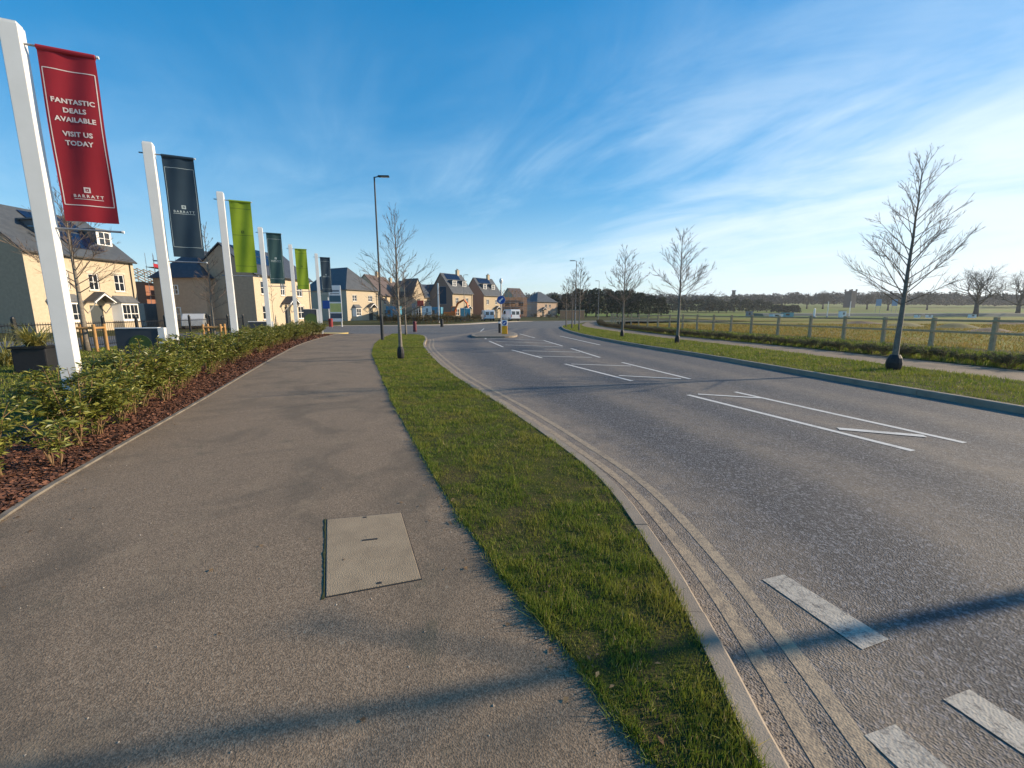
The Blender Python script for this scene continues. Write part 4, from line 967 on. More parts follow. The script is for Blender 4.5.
A, B = AT(348, 78), AT(379, 84.5)
house('cream house with a plain slate hipped roof beside the tall lamp post', A, B, 12, 5.5, 9.9, M_cream, M_slate, 'hip', wins=[(1.3, 3.5, 2.3, 4.6), (5.0, 3.5, 6.0, 4.6), (1.4, .8, 2.6, 2.2)], doors=[5.0], porch=(4.7, 1.5, 2.4), bays=[(1.1, 1.9, 2.3)])
A, B = AT(383, 98), AT(402, 108)
house('brown roofed house with a chimney behind the tree on the left verge', A, B, 8, 5.4, 9.9, M_cream2, M_tile, wins=[(1.0, 3.3, 2.0, 4.5), (5.0, 3.3, 6.0, 4.5), (1.0, .8, 2.2, 2.1)], doors=[4.0], chim=(5.5,))
A, B = AT(398, 116), AT(413, 122)
house('brown tiled house behind, between the chimney house and the steep gabled one', A, B, 8, 5.4, 9.6, M_cream2, M_tile, wins=[(1.0, 3.3, 2.0, 4.5), (4.0, 3.3, 5.0, 4.5)], chim=(2.0,))
A, B = AT(514, 152), AT(526, 155)
house('cream gabled house rising behind the half built brown house', A, B, 8, 6.6, 9.9, M_cream2, M_tile, wins=[(1.0, 4.0, 1.9, 5.2), (2.8, 4.0, 3.7, 5.2)])
A, B = AT(411, 104), AT(432, 110)
t5, w5 = house('yellow brick house with a steep gable facing the road and grey roof', A, B, 8, 5.3, 9.0, M_cream2, M_slate, wins=[(4.3, 3.3, 5.2, 4.4), (6.2, 3.3, 7.0, 4.4), (5.0, .8, 6.4, 2.1)])
gable_wing(t5, -.4, 3.8, 1.2, 5, 5.5, 9.4, M_cream2, M_tile, wins=[(1.4, 3.4, 2.4, 4.6), (1.2, .8, 2.6, 2.1)])
A, B = AT(427, 120), AT(441, 124)
t6, w6 = house('dark roofed house tucked between the gabled house and the tall solar house', A, B, 8, 5.6, 9.2, M_cream2, M_slate2, wins=[(.8, 3.3, 1.6, 4.4)])
gable_wing(t6, 2.2, 3.4, 1.0, 5, 5.6, 9.2, M_cream2, M_slate2, wins=[(1.2, 3.4, 2.2, 4.6)])
for nm, a_, b_, Y0, Y1, dm in (('three storey cream house with solar roof and two dormers, behind the excavator', 453, 473, 97, 102.5, (1.3, 4.6)), ('three storey cream house with solar roof and two dormers, behind the nearer white van', 484, 502, 110, 115.5, (1.1, 4.3))):
    A, B = AT(a_, Y0), AT(b_, Y1)
    house(nm, A, B, 7.2, 5.9, 10.2, M_cream2, M_slate, wins=[(1.0, 3.5, 1.9, 4.7), (4.4, 3.5, 5.2, 4.7), (1.0, .8, 2.1, 2.2)], doors=[4.3], porch=(4.0, 1.5, 2.3), dormers=dm, sidem=M_siderb, solar=[(.8, 5.4, .66, .95, 6)], chim=(5.2,))
A, B = AT(537, 140), AT(557, 146)
house('pinkish brick house with a slate hipped roof at the far end of the road', A, B, 8, 4.7, 8.2, M_buff, M_slate, 'hip', wins=[(3.6, 2.9, 4.5, 4.0), (5.4, 2.9, 6.2, 4.0), (5.0, .8, 6.0, 2.0)], doors=[2.2], porch=(1.9, 1.5, 2.3))
# unfinished shells with scaffolding
def shell(label, A, B, D, H, m, group='unfinished houses'):
    ang = math.atan2(B[1] - A[1], B[0] - A[0]); W = math.hypot(B[0] - A[0], B[1] - A[1])
    t = thing('unfinished_house', label, 'building site house', (*A, 0), ang, group); mb = MB()
    ops = [(W * .12, .9, W * .3, 2.2), (W * .65, .9, W * .85, 2.2), (W * .12, 3.4, W * .3, 4.6), (W * .65, 3.4, W * .85, 4.6)]
    ops = [o for o in ops if o[3] < H - .2]; wall_open(mb, W, H, ops, .2)
    mb.poly([(0, D, 0), (0, 0, 0), (0, 0, H), (0, D, H)]); mb.poly([(W, 0, 0), (W, D, 0), (W, D, H), (W, 0, H)]); mb.poly([(W, D, 0), (0, D, 0), (0, D, H), (W, D, H)]); mb.build('wall', m, t)
    for k in range(7):
        x = .1 + k * (W - .2) / 6; tr = MB(); tr.tube([(x, 0, H), (x, D / 2, H + 2.4), (x, D, H)], .06, 4); tr.tube([(x, 0, H + .02), (x, D, H + .02)], .06, 4); tr.tube([(x, D / 2, H), (x, D / 2, H + 2.35)], .05, 4); tr.build('roof_truss', M_pine, t)
    return t, W, ang
def scaffold(label, A, ang, W, D, H, board=None, sheet=None):
    t = thing('scaffold', label, 'scaffolding', (*A, 0), ang, 'scaffolding round unfinished houses'); n = max(3, int(W / 1.8))
    for y in (-.5, -1.4):
        for k in range(n + 1):
            p = MB(); p.tube([(k * W / n, y, 0), (k * W / n, y, H)], .03, 5); p.build('upright', M_galv, t)
    for z_ in np.arange(1.9, H, 1.9):
        p = MB(); p.box(-.3, -1.38, z_, W + .3, -.52, z_ + .05); p.build('platform', M_pine, t)
        p = MB(); p.tube([(-.3, -1.45, z_ + 1), (W + .3, -1.45, z_ + 1)], .03, 5); p.tube([(-.3, -1.45, z_ + .5), (W + .3, -1.45, z_ + .5)], .03, 5); p.build('guard_rail', M_galv, t)
        if sheet: p = MB(); p.box(-.3, -1.50, z_ + .02, W + .3, -1.48, z_ + .5); p.build('toe_board', sheet, t)
A, B = AT(502, 128), AT(527, 132); s9, w9, a9 = shell('half built brown house with open roof trusses behind the farther white van', A, B, 8, 5.8, M_brown)
scaffold('scaffold along the front of the half built brown house', (A[0] + .01, A[1]), a9, w9, 8, 6.0)
scaffold('timber decked scaffold against the shaded end of the pinkish house', AT(527.5, 137), R(10), 2.6, 2, 5.0)
A, B = AT(150, 60), AT(186, 70); s10, w10, a10 = shell('orange brick shell being built behind the large cream house', A, B, 8, 5.6, M_redbrick)
scaffold('scaffold with red toe boards on the orange brick shell', (A[0] + .01, A[1]), a10, w10, 8, 9.5, sheet=M_red)
# low orange brick wall far right of the houses
A = AT(560, 96); t = thing('garden_wall', 'low orange brick wall in front of the dark evergreens', 'wall', (*A, 0), .12); mb = MB(); mb.box(0, 0, -.2, 5.6, .25, 1.9); mb.build('brickwork', mat('orange brick', (.50, .25, .13), .9, var=.2, vscale=3), t)
mb = MB(); mb.box(-.05, -.05, 1.902, 5.65, .30, 1.98); mb.build('coping', M_stone, t)

# ------------------------------------------------------------------ vehicles
def van(pos, rz, label, L_=4.6, H=1.95, W=1.85, grp='white vans on the road'):
    t = thing('white_van', label, 'van', (*pos, ZR), rz, grp)
    prof = [(-L_ / 2, .32), (-L_ / 2, H * .6), (-L_ / 2 + .08, H - .06), (-L_ / 2 + .25, H), (L_ * .10, H), (L_ * .22, H - .10), (L_ * .36, H * .60), (L_ * .49, H * .50), (L_ / 2, H * .36), (L_ / 2, .32)]
    b = MB(); b.prism([(x, -W / 2, z) for x, z in prof][::-1], (0, W, 0)); body = b.build('body', M_van, t, bevel=.05)
    g = MB(); x0, z0, x1, z1 = L_ * .235, H - .17, L_ * .350, H * .63; g.prism([(x0 + .035, -W / 2 + .14, z0), (x0 + .035, W / 2 - .14, z0), (x1 + .035, W / 2 - .1, z1), (x1 + .035, -W / 2 + .1, z1)], (-.03, 0, -.02)); g.build('windscreen', M_glass, body)
    for s_ in (-1, 1):
        g = MB(); y = s_ * W / 2; g.prism([(L_ * .03, y, H * .6), (L_ * .03, y, H - .18), (L_ * .17, y, H - .2), (L_ * .29, y, H * .6)][::s_], (0, s_ * .006, 0)); g.build('side_window', M_glass, body)
        g = MB(); g.box(L_ * .47, s_ * W * .42 - .14, H * .36, L_ / 2 + .01, s_ * W * .42 + .14, H * .45); g.build('headlight', M_lampw, t)
        g = MB(); g.box(-L_ / 2 - .009, s_ * W * .24 - W * .17, H * .58, -L_ / 2 - .001, s_ * W * .24 + W * .17, H * .84) if False else g.prism([(-L_ / 2 - .006, s_ * W * .23 - W * .17, H * .56), (-L_ / 2 - .006, s_ * W * .23 + W * .17, H * .56), (-L_ / 2 + .045, s_ * W * .23 + W * .17, H * .84), (-L_ / 2 + .045, s_ * W * .23 - W * .17, H * .84)], (-.012, 0, .004)); g.build('rear_window', M_glass, body)
        g = MB(); g.box(-L_ / 2 - .012, s_ * W * .46 - .06, .7, -L_ / 2 + .05, s_ * W * .46 + .06, 1.2); g.build('tail_light', M_lampr, t)
        for x in (-L_ * .30, L_ * .32):
            w_ = MB(); w_.lathe([(.22, -.1), (.32, -.1), (.335, -.06), (.335, .06), (.32, .1), (.22, .1)], 18); wo = w_.build('wheel', M_tyre, t, loc=(x, s_ * (W / 2 - .08), .335)); wo.rotation_euler = (R(90), 0, 0)
            w_ = MB(); w_.lathe([(.215, -.105), (.05, -.112), (.05, .112), (.215, .105)], 12); w_.build('rim', M_rim, wo)
    g = MB(); g.box(-L_ / 2 - .06, -W / 2 + .05, .28, -L_ / 2 + .02, W / 2 - .05, .5); g.box(L_ / 2 - .02, -W / 2 + .05, .26, L_ / 2 + .06, W / 2 - .05, .52); g.build('bumper', M_guard, t)
van(AT(487.5, 80), R(104), 'white van on the road, left of the traffic island sign', 4.3, 2.0)
van(AT(510.5, 80), R(114), 'white van just right of the blue arrow sign, with a grey side', 4.7, 2.1)
# orange excavator on the plot behind the verge
x, y = AT(451, 88); t = thing('excavator', 'orange excavator with raised arm in front of a cream house', 'excavator', (x, y, 0), .15)
for s_ in (-1, 1): m = MB(); m.prism([(-1.5, 0, .25), (-1.2, 0, 0), (1.2, 0, 0), (1.5, 0, .25), (1.5, 0, .5), (1.2, 0, .7), (-1.2, 0, .7), (-1.5, 0, .5)], (0, .45, 0)); m.build('track', M_guard, t, loc=(0, s_ * .95 - .22, 0))
m = MB(); m.box(-1.5, -1.0, .75, 1.0, 1.0, 1.55); m.build('engine_deck', M_orange, t, bevel=.08)
m = MB(); m.box(.1, .1, 1.552, 1.2, 1.0, 2.7); cb_ = m.build('cab', M_orange, t, bevel=.06); m = MB(); m.box(.2, .09, 1.7, 1.1, .098, 2.5); m.box(1.202, .2, 1.7, 1.21, .9, 2.5); m.build('cab_window', M_glass, cb_)
m = MB(); m.tube([(.7, -.3, 1.4), (1.4, -.3, 3.3), (2.7, -.3, 4.0)], [.22, .26, .16], 4); m.build('boom', M_orange, t)
m = MB(); m.tube([(2.6, -.3, 4.1), (3.3, -.3, 3.3), (3.6, -.3, 1.9)], [.17, .2, .12], 4); m.build('dipper_arm', M_orange, t)
m = MB(); m.prism([(3.3, -.7, 1.9), (3.9, -.7, 1.8), (3.9, -.7, 1.2), (3.4, -.7, 1.05)], (0, .8, 0)); m.build('bucket', M_guard, t)

# ------------------------------------------------------------------ traffic island with its signs
isl = spline([(-2.3, 27.3), (-.2, 27.6), (.35, 29.2), (.2, 32.5), (-.8, 35.5), (-1.9, 35.4), (-2.7, 32), (-2.75, 29), (-2.3, 27.3)], 6)[:-1]
t = thing('traffic_island', 'kerbed traffic island in the middle of the road carrying the blue arrow sign', 'traffic island', (-1.1, 31, 0))
m = MB(); m.prism([(x + 1.1, y - 31, ZR - .02) for x, y in isl], (0, 0, .13)); m.build('kerb', M_kerb, t)
m = MB(); m.prism([((x + 1.1) * .86, (y - 31) * .94, ZR + .112) for x, y in isl], (0, 0, .008)); m.build('paved_top', M_edging, t)
ZI = .022
def disc_sign(pos, z, rad, label, pole_h, extra=None, rz=0, cat='road sign', grp=None):
    t = thing('road_sign', label, cat, (*pos, ZI), rz, grp)
    m = MB(); m.tube([(0, .06, -.05), (0, .06, pole_h)], .045, 10); m.build('pole', M_galv, t)
    return t
def disc(t, z, rad, m, y=0.0, name='sign_face'):
    d_ = MB(); d_.lathe([(rad, -.008), (rad, .008)], 28); o = d_.build(name, m, t, loc=(0, y, z)); o.rotation_euler = (R(90), 0, 0); return o
pos = AT(501.2, 31.0); t = disc_sign(pos, 0, .3, 'round blue arrow sign on a pole topped by a white globe lamp', 3.55)
f = disc(t, 2.38, .30, M_signwhite, .02); f2 = disc(t, 2.38, .285, M_signblue, .004, 'blue_face')
ar = MB(); ar.prism([(-.16, -.006, 2.22), (-.16, -.006, 2.40), (-.105, -.006, 2.345), (.10, -.006, 2.545), (.165, -.006, 2.475), (-.035, -.006, 2.275), (.02, -.006, 2.22)][::-1], (0, -.003, 0)); ar.build('arrow', M_signwhite, t)
g = MB(); g.lathe([(.04, 3.5), (.07, 3.55), (.11, 3.62), (.13, 3.72), (.11, 3.82), (.07, 3.88), (.02, 3.90)], 18); g.build('globe_lamp', M_lampw, t, smooth=True, loc=(0, .06, 0))
pos = AT(504.6, 30.2); t = thing('traffic_bollard', 'yellow traffic bollard with a small blue arrow disc at the foot of the arrow sign', 'bollard', (*pos, ZI))
g = MB(); g.prism([(-.2, -.12, 0), (.2, -.12, 0), (.2, .12, 0), (-.2, .12, 0)], (0, 0, .56)); g.build('body', M_signyel, t, bevel=.03)
g = MB(); g.prism([(-.19, -.10, .562), (.19, -.10, .562), (.19, .10, .562), (-.19, .10, .562)], (0, 0, .42)); g.build('upper_body', M_signwhite, t, bevel=.03)
disc(t, .77, .165, M_signblue, -.112); ar = MB(); ar.prism([(-.09, -.122, .68), (-.09, -.122, .78), (-.06, -.122, .75), (.05, -.122, .86), (.09, -.122, .82), (-.02, -.122, .71), (.01, -.122, .68)][::-1], (0, -.003, 0)); ar.build('arrow', M_signwhite, t)
pos = AT(499.6, 31.8); t = thing('bollard', 'slim dark post standing on the traffic island behind the arrow sign', 'bollard', (*pos, ZI)); g = MB(); g.lathe([(.09, -.05), (.09, .95), (.06, 1.02)], 12); g.build('post', M_black, t); g = MB(); g.lathe([(.094, .7), (.094, .82)], 12); g.build('reflective_band', M_signwhite, t)

# ------------------------------------------------------------------ verge furniture and site clutter beyond the junction
def bollard(pos, label, m, h=.95, r=.17):
    t = thing('bollard', label, 'bollard', (*pos, 0), 0, 'dark bollards at the junction'); g = MB(); g.lathe([(r, -.05), (r, h * .78), (r * .82, h * .8), (r * .82, h * .86), (r, h * .88), (r * .9, h), (r * .4, h * 1.04)], 14); g.build('post', m, t)
    g = MB(); g.lathe([(r * 1.2, 0), (r * 1.2, .06)], 14); g.build('foot', M_guard, t)
bollard(AT(415, 35), 'maroon bollard at the tip of the left verge', M_maroon, .78, .15)
bollard(AT(442, 47), 'small dark bollard at the kerb beyond the junction', M_guard, .75)
def board(pos, w_, z0, z1, label, face, cat='sign', rz=0.0, frame=M_upvc, panels=(), name='sign_board', posts=True, grp=None):
    t = thing(name, label, cat, (*pos, 0), rz, grp)
    if posts:
        for s_ in (-1, 1): m = MB(); m.box(s_ * w_ * .4 - .04, .03, -.1, s_ * w_ * .4 + .04, .11, z1 - .05); m.build('post', frame, t)
    m = MB(); m.box(-w_ / 2, -.02, z0, w_ / 2, .028, z1); m.build('panel', face, t, bevel=.01)
    for (x0, a, x1, b, mm, nm) in panels: m = MB(); m.box(x0, -.026, a, x1, -.022, b); m.build(nm, mm, t)
    return t
x, y = AT(337, 48)
board((x, y), 1.35, .5, 4.45, 'tall site notice board with a map panel beside the last banner pole', M_signwhite, panels=[(-.5, 3.75, .5, 3.95, M_grey, 'printed_band'), (-.5, 3.5, .5, 3.6, M_grey, 'printed_band'), (-.62, 2.65, .62, 3.35, mat('teal print', (.05, .13, .17), .5), 'teal_panel'), (-.62, 1.55, .62, 2.5, M_mapg, 'map_panel'), (-.62, .85, .62, 1.4, mat('slate print', (.05, .08, .12), .5), 'slate_panel')])
t = thing('direction_sign', 'small blue sign on a white pole left of the notice board', 'sign', (*AT(327.5, 46), 0)); m = MB(); m.tube([(.25, .05, 0), (.25, .05, 3.1)], .04, 8); m.build('pole', M_upvc, t); m = MB(); m.box(-.35, -.02, 1.9, .4, .02, 2.75); m.build('panel', M_signblue, t)
t = thing('litter_bin', 'small red bin at the foot of the blue sign', 'bin', (*AT(331, 45.5), 0)); m = MB(); m.lathe([(.20, 0), (.22, .7), (.24, .72), (.24, .8), (.16, .88)], 14); m.build('body', mat('dull red bin', (.22, .015, .02), .6), t); m = MB(); m.box(-.13, -.25, .58, .13, -.21, .69); m.build('slot', M_guard, t)
board(AT(427, 78), 1.75, 1.0, 2.6, 'white site sign board with a dark picture, in front of the yellow gabled house', M_signwhite, panels=[(-.1, 1.5, .25, 2.2, M_grey, 'printed_picture'), (-.4, 1.3, .1, 1.45, M_grey, 'printed_band')])
board(AT(421, 82), 1.2, 2.6, 3.7, 'red sign board beside the white site sign', mat('red sign face', (.55, .05, .03), .5))
board(AT(414.5, 60), .55, 2.1, 2.7, 'back of a small dark road sign on a post behind the maroon bollard', M_grey, frame=M_galv, posts=True)
# slate banner among the far houses
t = thing('banner_pole', 'lone white pole with a large dark banner in front of the tall solar house', 'banner pole', (*AT(439, 62), 0), 0, None); m = MB(); m.box(-.09, -.09, -.1, .09, .09, 5.6); m.build('pole', M_pole, t); m = MB(); m.box(.2, -.01, 2.7, 1.15, .01, 5.1); m.build('banner', M_navy, t); m = MB(); m.tube([(0, 0, 5.14), (1.2, 0, 5.14)], .02, 6); m.tube([(0, 0, 2.66), (1.2, 0, 2.66)], .02, 6); m.build('arm', M_galv, t)
def cabin(pos, W, D, H, rz, label, m):
    t = thing('site_cabin', label, 'site cabin', (*pos, 0), rz, 'site cabins and containers'); b = MB(); b.box(0, 0, .15, W, D, H); b.build('body', m, t, bevel=.03)
    n = int(W / .28)
    for k in range(n): pass
    r_ = MB()
    for k in range(n): r_.box(.08 + k * (W - .16) / n, -.03, .25, .08 + (k + .5) * (W - .16) / n, -.002, H - .1)
    r_.build('ribs', m, t)
    d_ = MB(); d_.box(W * .55, -.05, .2, W * .55 + .8, -.032, 2.05); d_.build('door', M_grey, t); d_ = MB(); d_.box(W * .12, -.05, 1.1, W * .38, -.032, 1.9); d_.build('window', M_glass, t)
cabin(AT(386.5, 80), 2.1, 5, 2.6, .1, 'blue container seen between the tall lamp post and the verge tree', M_cabin)
cabin(AT(431, 84), 2.0, 4, 2.5, .05, 'blue cabin just right of the white site sign', M_cabin)
def toilet(pos, label, m):
    t = thing('portable_toilet', label, 'portable toilet', (*pos, 0), .1, 'portable toilets by the excavator'); b = MB(); b.box(-.55, -.55, .1, .55, .55, 2.15); b.build('body', m, t, bevel=.04); b = MB(); b.box(-.4, -.58, .2, .4, -.552, 2.0); b.build('door', M_teal if m is M_cabin else M_cabin, t); b = MB(); b.prism([(-.57, -.57, 2.152), (.57, -.57, 2.152), (.57, .57, 2.152), (-.57, .57, 2.152)], (0, 0, .12)); b.build('roof', M_upvc, t)
toilet(AT(463.5, 78), 'blue portable toilet right of the excavator', M_cabin); toilet(AT(467.6, 79), 'teal portable toilet standing beside the blue one', M_teal)
# shrubs in front of the far houses
lowk = []
for s in range(4):
    st, V = laurel(500 + s, 1.1, 1.3, 12, 420, .17, .05); lowk.append((st.mesh('stems', M_stem), tri_mesh('foliage', V, 3, M_leaf2)))
for i, xx in enumerate(list(range(381, 482, 3)) + [534, 541, 549, 557]):
    Y = 60 + rnd.uniform(-1, 6) + (20 if xx > 500 else 0) + max(0, (xx - 440)) * .25
    shrub(lowk[i % 4], *AT(xx, Y), rnd.uniform(.8, 1.35), 'low brownish green shrub in the planting in front of the far houses', 'shrubs in front of the far houses', rnd.uniform(0, 6), 'low_shrub')
# ------------------------------------------------------------------ left front: planter, railings, sign boxes
x, y = AT(40, 11.2); t = thing('planter', 'large black square planter on the lawn behind the first white pole', 'planter', (x, y, 0), .4)
m = MB(); m.prism([(-.33, -.33, 0), (.33, -.33, 0), (.33, .33, 0), (-.33, .33, 0)], (0, 0, .62)); m.build('tub', M_guard, t, bevel=.03); m = MB(); m.box(-.37, -.37, .622, .37, .37, .68); m.build('rim', M_black, t)
def strap_plant(pos, z, h, n, seed, label):
    r = random.Random(seed); t = thing('strap_leaf_plant', label, 'plant', (*pos, z), 0); V = []
    for i in range(n):
        a = r.uniform(0, 6.28); ln = h * r.uniform(.6, 1.25); out_ = r.uniform(.45, 1.15); w_ = r.uniform(.014, .026); p = Vector((r.uniform(-.12, .12), r.uniform(-.12, .12), 0)); s_ = Vector((-math.sin(a), math.cos(a), 0)) * w_; pr = None
        for k in range(6):
            f = k / 5; c = p + Vector((math.cos(a) * out_ * ln * f ** 1.3, math.sin(a) * out_ * ln * f ** 1.3, ln * (f * (1.15 - .45 * out_) - .55 * out_ * f * f))); wk = s_ * (1 - f * .85)
            if pr: V += [pr[0], pr[1], tuple(c + wk), tuple(c - wk)]
            pr = (tuple(c - wk), tuple(c + wk))
    link('foliage', tri_mesh('foliage', np.array(V), 4, M_phorm), t)
strap_plant(AT(40, 11.2), .66, .85, 230, 3, 'yellow green strap leaved plant growing in the black planter')
strap_plant(AT(8, 12.5), 0, 1.3, 190, 4, 'yellow green strap leaved clump left of the black planter')
t = thing('railing', 'black iron estate railing with taller posts in front of the cream house', 'railing'); rl = resample(spline([(-16.2, 9), (-17.2, 14), (-18.2, 20), (-18.7, 24.5), (-19.4, 31)]), 12)
for i, (x, y) in enumerate(rl):
    m = MB(); m.box(x - .045, y - .045, -.1, x + .045, y + .045, 1.32); m.lathe([(.06, 1.322), (.05, 1.37), (.01, 1.40)], 8, (x, y)); m.build('post', M_black, t)
    if i:
        x0, y0 = rl[i - 1]
        m = MB(); m.tube([(x0, y0, 1.08), (x, y, 1.08)], .02, 5); m.tube([(x0, y0, .16), (x, y, .16)], .02, 5)
        for k in range(1, 18): f = k / 18; m.tube([(x0 + (x - x0) * f, y0 + (y - y0) * f, .1), (x0 + (x - x0) * f, y0 + (y - y0) * f, 1.16)], .009, 4)
        m.build('rail_panel', M_black, t)
def sign_box(pos, w_, h, label, rz):
    t = thing('entrance_sign', label, 'sign', (*pos, 0), rz, 'low dark entrance signs behind the hedge'); m = MB(); m.box(-w_ / 2, -.1, -.05, w_ / 2, .1, h); m.build('panel', mat('charcoal sign panel', (.035, .045, .06), .5), t, bevel=.01)
    m = MB(); m.box(w_ / 2 + .002, -.12, -.05, w_ / 2 + .16, .12, h + .02); m.build('white_end', M_pole, t); m = MB(); m.box(-w_ / 2, -.12, h + .002, w_ / 2, .12, h + .03); m.build('capping', M_pole, t)
    d_ = MB(); d_.lathe([(h * .27, -.006), (h * .27, .006)], 20); o = d_.build('emblem', mat('leaf green print', (.045, .085, .02), .7), t, loc=(.05, -.104, h * .55)); o.rotation_euler = (R(90), 0, 0)
sign_box(AT(143, 12.9), 1.05, 1.06, 'low dark sign with a green emblem and white end, beside the second banner pole', FLAG_AZ - .1)
sign_box(AT(261, 22), .95, 1.05, 'low dark sign with a green emblem and white end, beside the second slate banner', FLAG_AZ)
sign_box(AT(311.5, 33), .9, 1.75, 'taller dark sign with a green emblem near the last banner pole', FLAG_AZ)
# a parked car and a lorry glimpsed behind the railings
t = thing('parked_car', 'pale parked car glimpsed through the railing beside the second pole', 'car', (*AT(197, 41), -.03), R(118))
prof = [(-2.0, .3), (-2.0, .85), (-1.5, 1.0), (-1.0, 1.42), (.4, 1.45), (1.0, 1.0), (1.9, .85), (2.0, .6), (2.0, .3)]
m = MB(); m.prism([(x, -.85, z) for x, z in prof][::-1], (0, 1.7, 0)); bd = m.build('body', mat('silver car paint', (.42, .44, .46), .35, coat=.4), t, bevel=.06); m = MB()
for s_ in (-1, 1): m.prism([(-.95, s_ * .852, 1.0), (-.85, s_ * .852, 1.34), (.35, s_ * .852, 1.36), (.75, s_ * .852, 1.0)][::s_], (0, s_ * .006, 0))
m.build('side_window', M_glass, bd)
for s_ in (-1, 1):
    for x in (-1.25, 1.3):
        w_ = MB(); w_.lathe([(.2, -.09), (.31, -.09), (.31, .09), (.2, .09)], 16); wo = w_.build('wheel', M_tyre, t, loc=(x, s_ * .8, .31)); wo.rotation_euler = (R(90), 0, 0); w_ = MB(); w_.lathe([(.195, -.095), (.195, .095)], 12); w_.build('rim', M_rim, wo)
t = thing('site_container', 'grey site container between the cream house and the shaded house wall', 'container', (*AT(147, 44), 0), .95); m = MB(); m.box(0, 0, .1, 5.5, 2.4, 2.4); m.build('body', M_grey, t, bevel=.03); m = MB(); [m.box(.1 + k * .3, -.04, .2, .25 + k * .3, -.002, 2.3) for k in range(18)]; m.build('ribs', M_grey, t)

# ------------------------------------------------------------------ far field, works, woods
def gz(x, y): return float(ground_z(np.array(x, float), np.array(y, float)))
# dug mounds on the field
for i, (px_, Y, w_, h) in enumerate([(955, 42, 6, .5), (990, 34, 5, .35), (905, 48, 7, .4), (1015, 55, 8, .6), (1050, 30, 5, .4), (860, 58, 7, .35)]):
    x, y = AT(px_, Y); m = MB(); nr, na = 6, 18; r = random.Random(i)
    ph = [r.uniform(0, 6) for _ in range(3)]
    for a_ in range(nr + 1):
        f = a_ / nr
        for k in range(na):
            th = 2 * math.pi * k / na; rr = w_ / 2 * f * (1 + .18 * math.sin(th * 2 + ph[0]) + .1 * math.sin(th * 3 + ph[1])); m.v.append((rr * math.cos(th), rr * .6 * math.sin(th), h * (math.cos(f * math.pi) + 1) / 2 * (1 + .25 * math.sin(th * 2 + ph[2]) * f) - .03))
    m.f = [(a_ * na + k, (a_ + 1) * na + k, (a_ + 1) * na + (k + 1) % na, a_ * na + (k + 1) % na) for a_ in range(nr) for k in range(na)]
    o = m.build('soil_mound', M_soil if i % 2 else mat('grassy soil', (.12, .10, .04), .95, col2=(.20, .17, .06), vscale=1.5, bump=.5, bscale=4), smooth=True, loc=(x, y, 0)); tag(o, ('grass grown' if i % 2 == 0 else 'bare brown') + ' mound of dug earth out on the rough field', 'mound', 'earth mounds on the field')
def crown_pts(n, c, rx, rz_, size, r):
    th = r.uniform(0, 2 * np.pi, n); u = r.uniform(-.35, 1, n); rad = r.uniform(.45, 1, n) ** .5; k = np.sqrt(np.maximum(0, 1 - u * u * .95)) * rad
    p = np.c_[c[0] + rx * k * np.cos(th), c[1] + rx * k * np.sin(th), c[2] + rz_ * u * rad]
    a_ = r.normal(0, 1, (n, 3)); a_ /= np.linalg.norm(a_, axis=1)[:, None]; b_ = np.cross(a_, r.normal(0, 1, (n, 3))); b_ /= np.linalg.norm(b_, axis=1)[:, None]
    s1 = size * r.uniform(.5, 1.4, n)[:, None]; return np.stack([p - a_ * s1 - b_ * s1 * .4, p + a_ * s1 * .4 - b_ * s1, p + a_ * s1 + b_ * s1 * .5], 1).reshape(-1, 3)
rr_ = np.random.default_rng(5); Vw = []
for i in range(620):
    xx = -260 + 1150 * rr_.random(); yy_ = 425 + 90 * rr_.random() + 25 * math.sin(xx * .01); h = rr_.uniform(10, 15.5) * (1 + .12 * math.sin(xx * .021))
    Vw.append(crown_pts(170, (xx, yy_, gz(xx, yy_) + h * .45), rr_.uniform(5, 9), h * .55, .95, rr_))
for i in range(260):
    xx = -400 + 1900 * rr_.random(); yy_ = 620 + 180 * rr_.random(); h = rr_.uniform(9, 16); Vw.append(crown_pts(110, (xx, yy_, gz(xx, yy_) + h * .4), rr_.uniform(8, 14), h * .6, 1.6, rr_))
o = link('far_wood', tri_mesh('far_wood', np.concatenate(Vw), 3, M_wood_far)); o['kind'] = 'stuff'
# dark evergreens closer in, left of the field
for i, (px_, Y, h, w_) in enumerate([(566, 150, 8, 4), (577, 140, 9.2, 4.2), (586, 152, 9.5, 4.5), (596, 135, 9.0, 4), (607, 150, 9.6, 5), (617, 142, 8.8, 4.6), (628, 150, 9.6, 5), (638, 140, 8, 4.5), (649, 158, 7.6, 4.6), (661, 165, 7.2, 4), (556, 160, 8, 4)]):
    x, y = AT(px_, Y); z0 = gz(x, y); t = thing('evergreen_tree', 'dark bushy evergreen tree in the belt beyond the bend of the road', 'tree', (x, y, z0), rnd.uniform(0, 6), 'dark evergreens beyond the bend')
    r2 = np.random.default_rng(60 + i); V = np.concatenate([crown_pts(420, (rr_.uniform(-.6, .6), rr_.uniform(-.6, .6), h * f), w_ * (1.05 - .75 * f), h * .22, .34, r2) for f in (.22, .42, .6, .78)])
    link('crown', tri_mesh('crown', V, 3, M_conifer), t); m = MB(); m.lathe([(.28, -.3), (.2, h * .5), (.06, h * .9)], 8); m.build('trunk', M_darkbark, t)
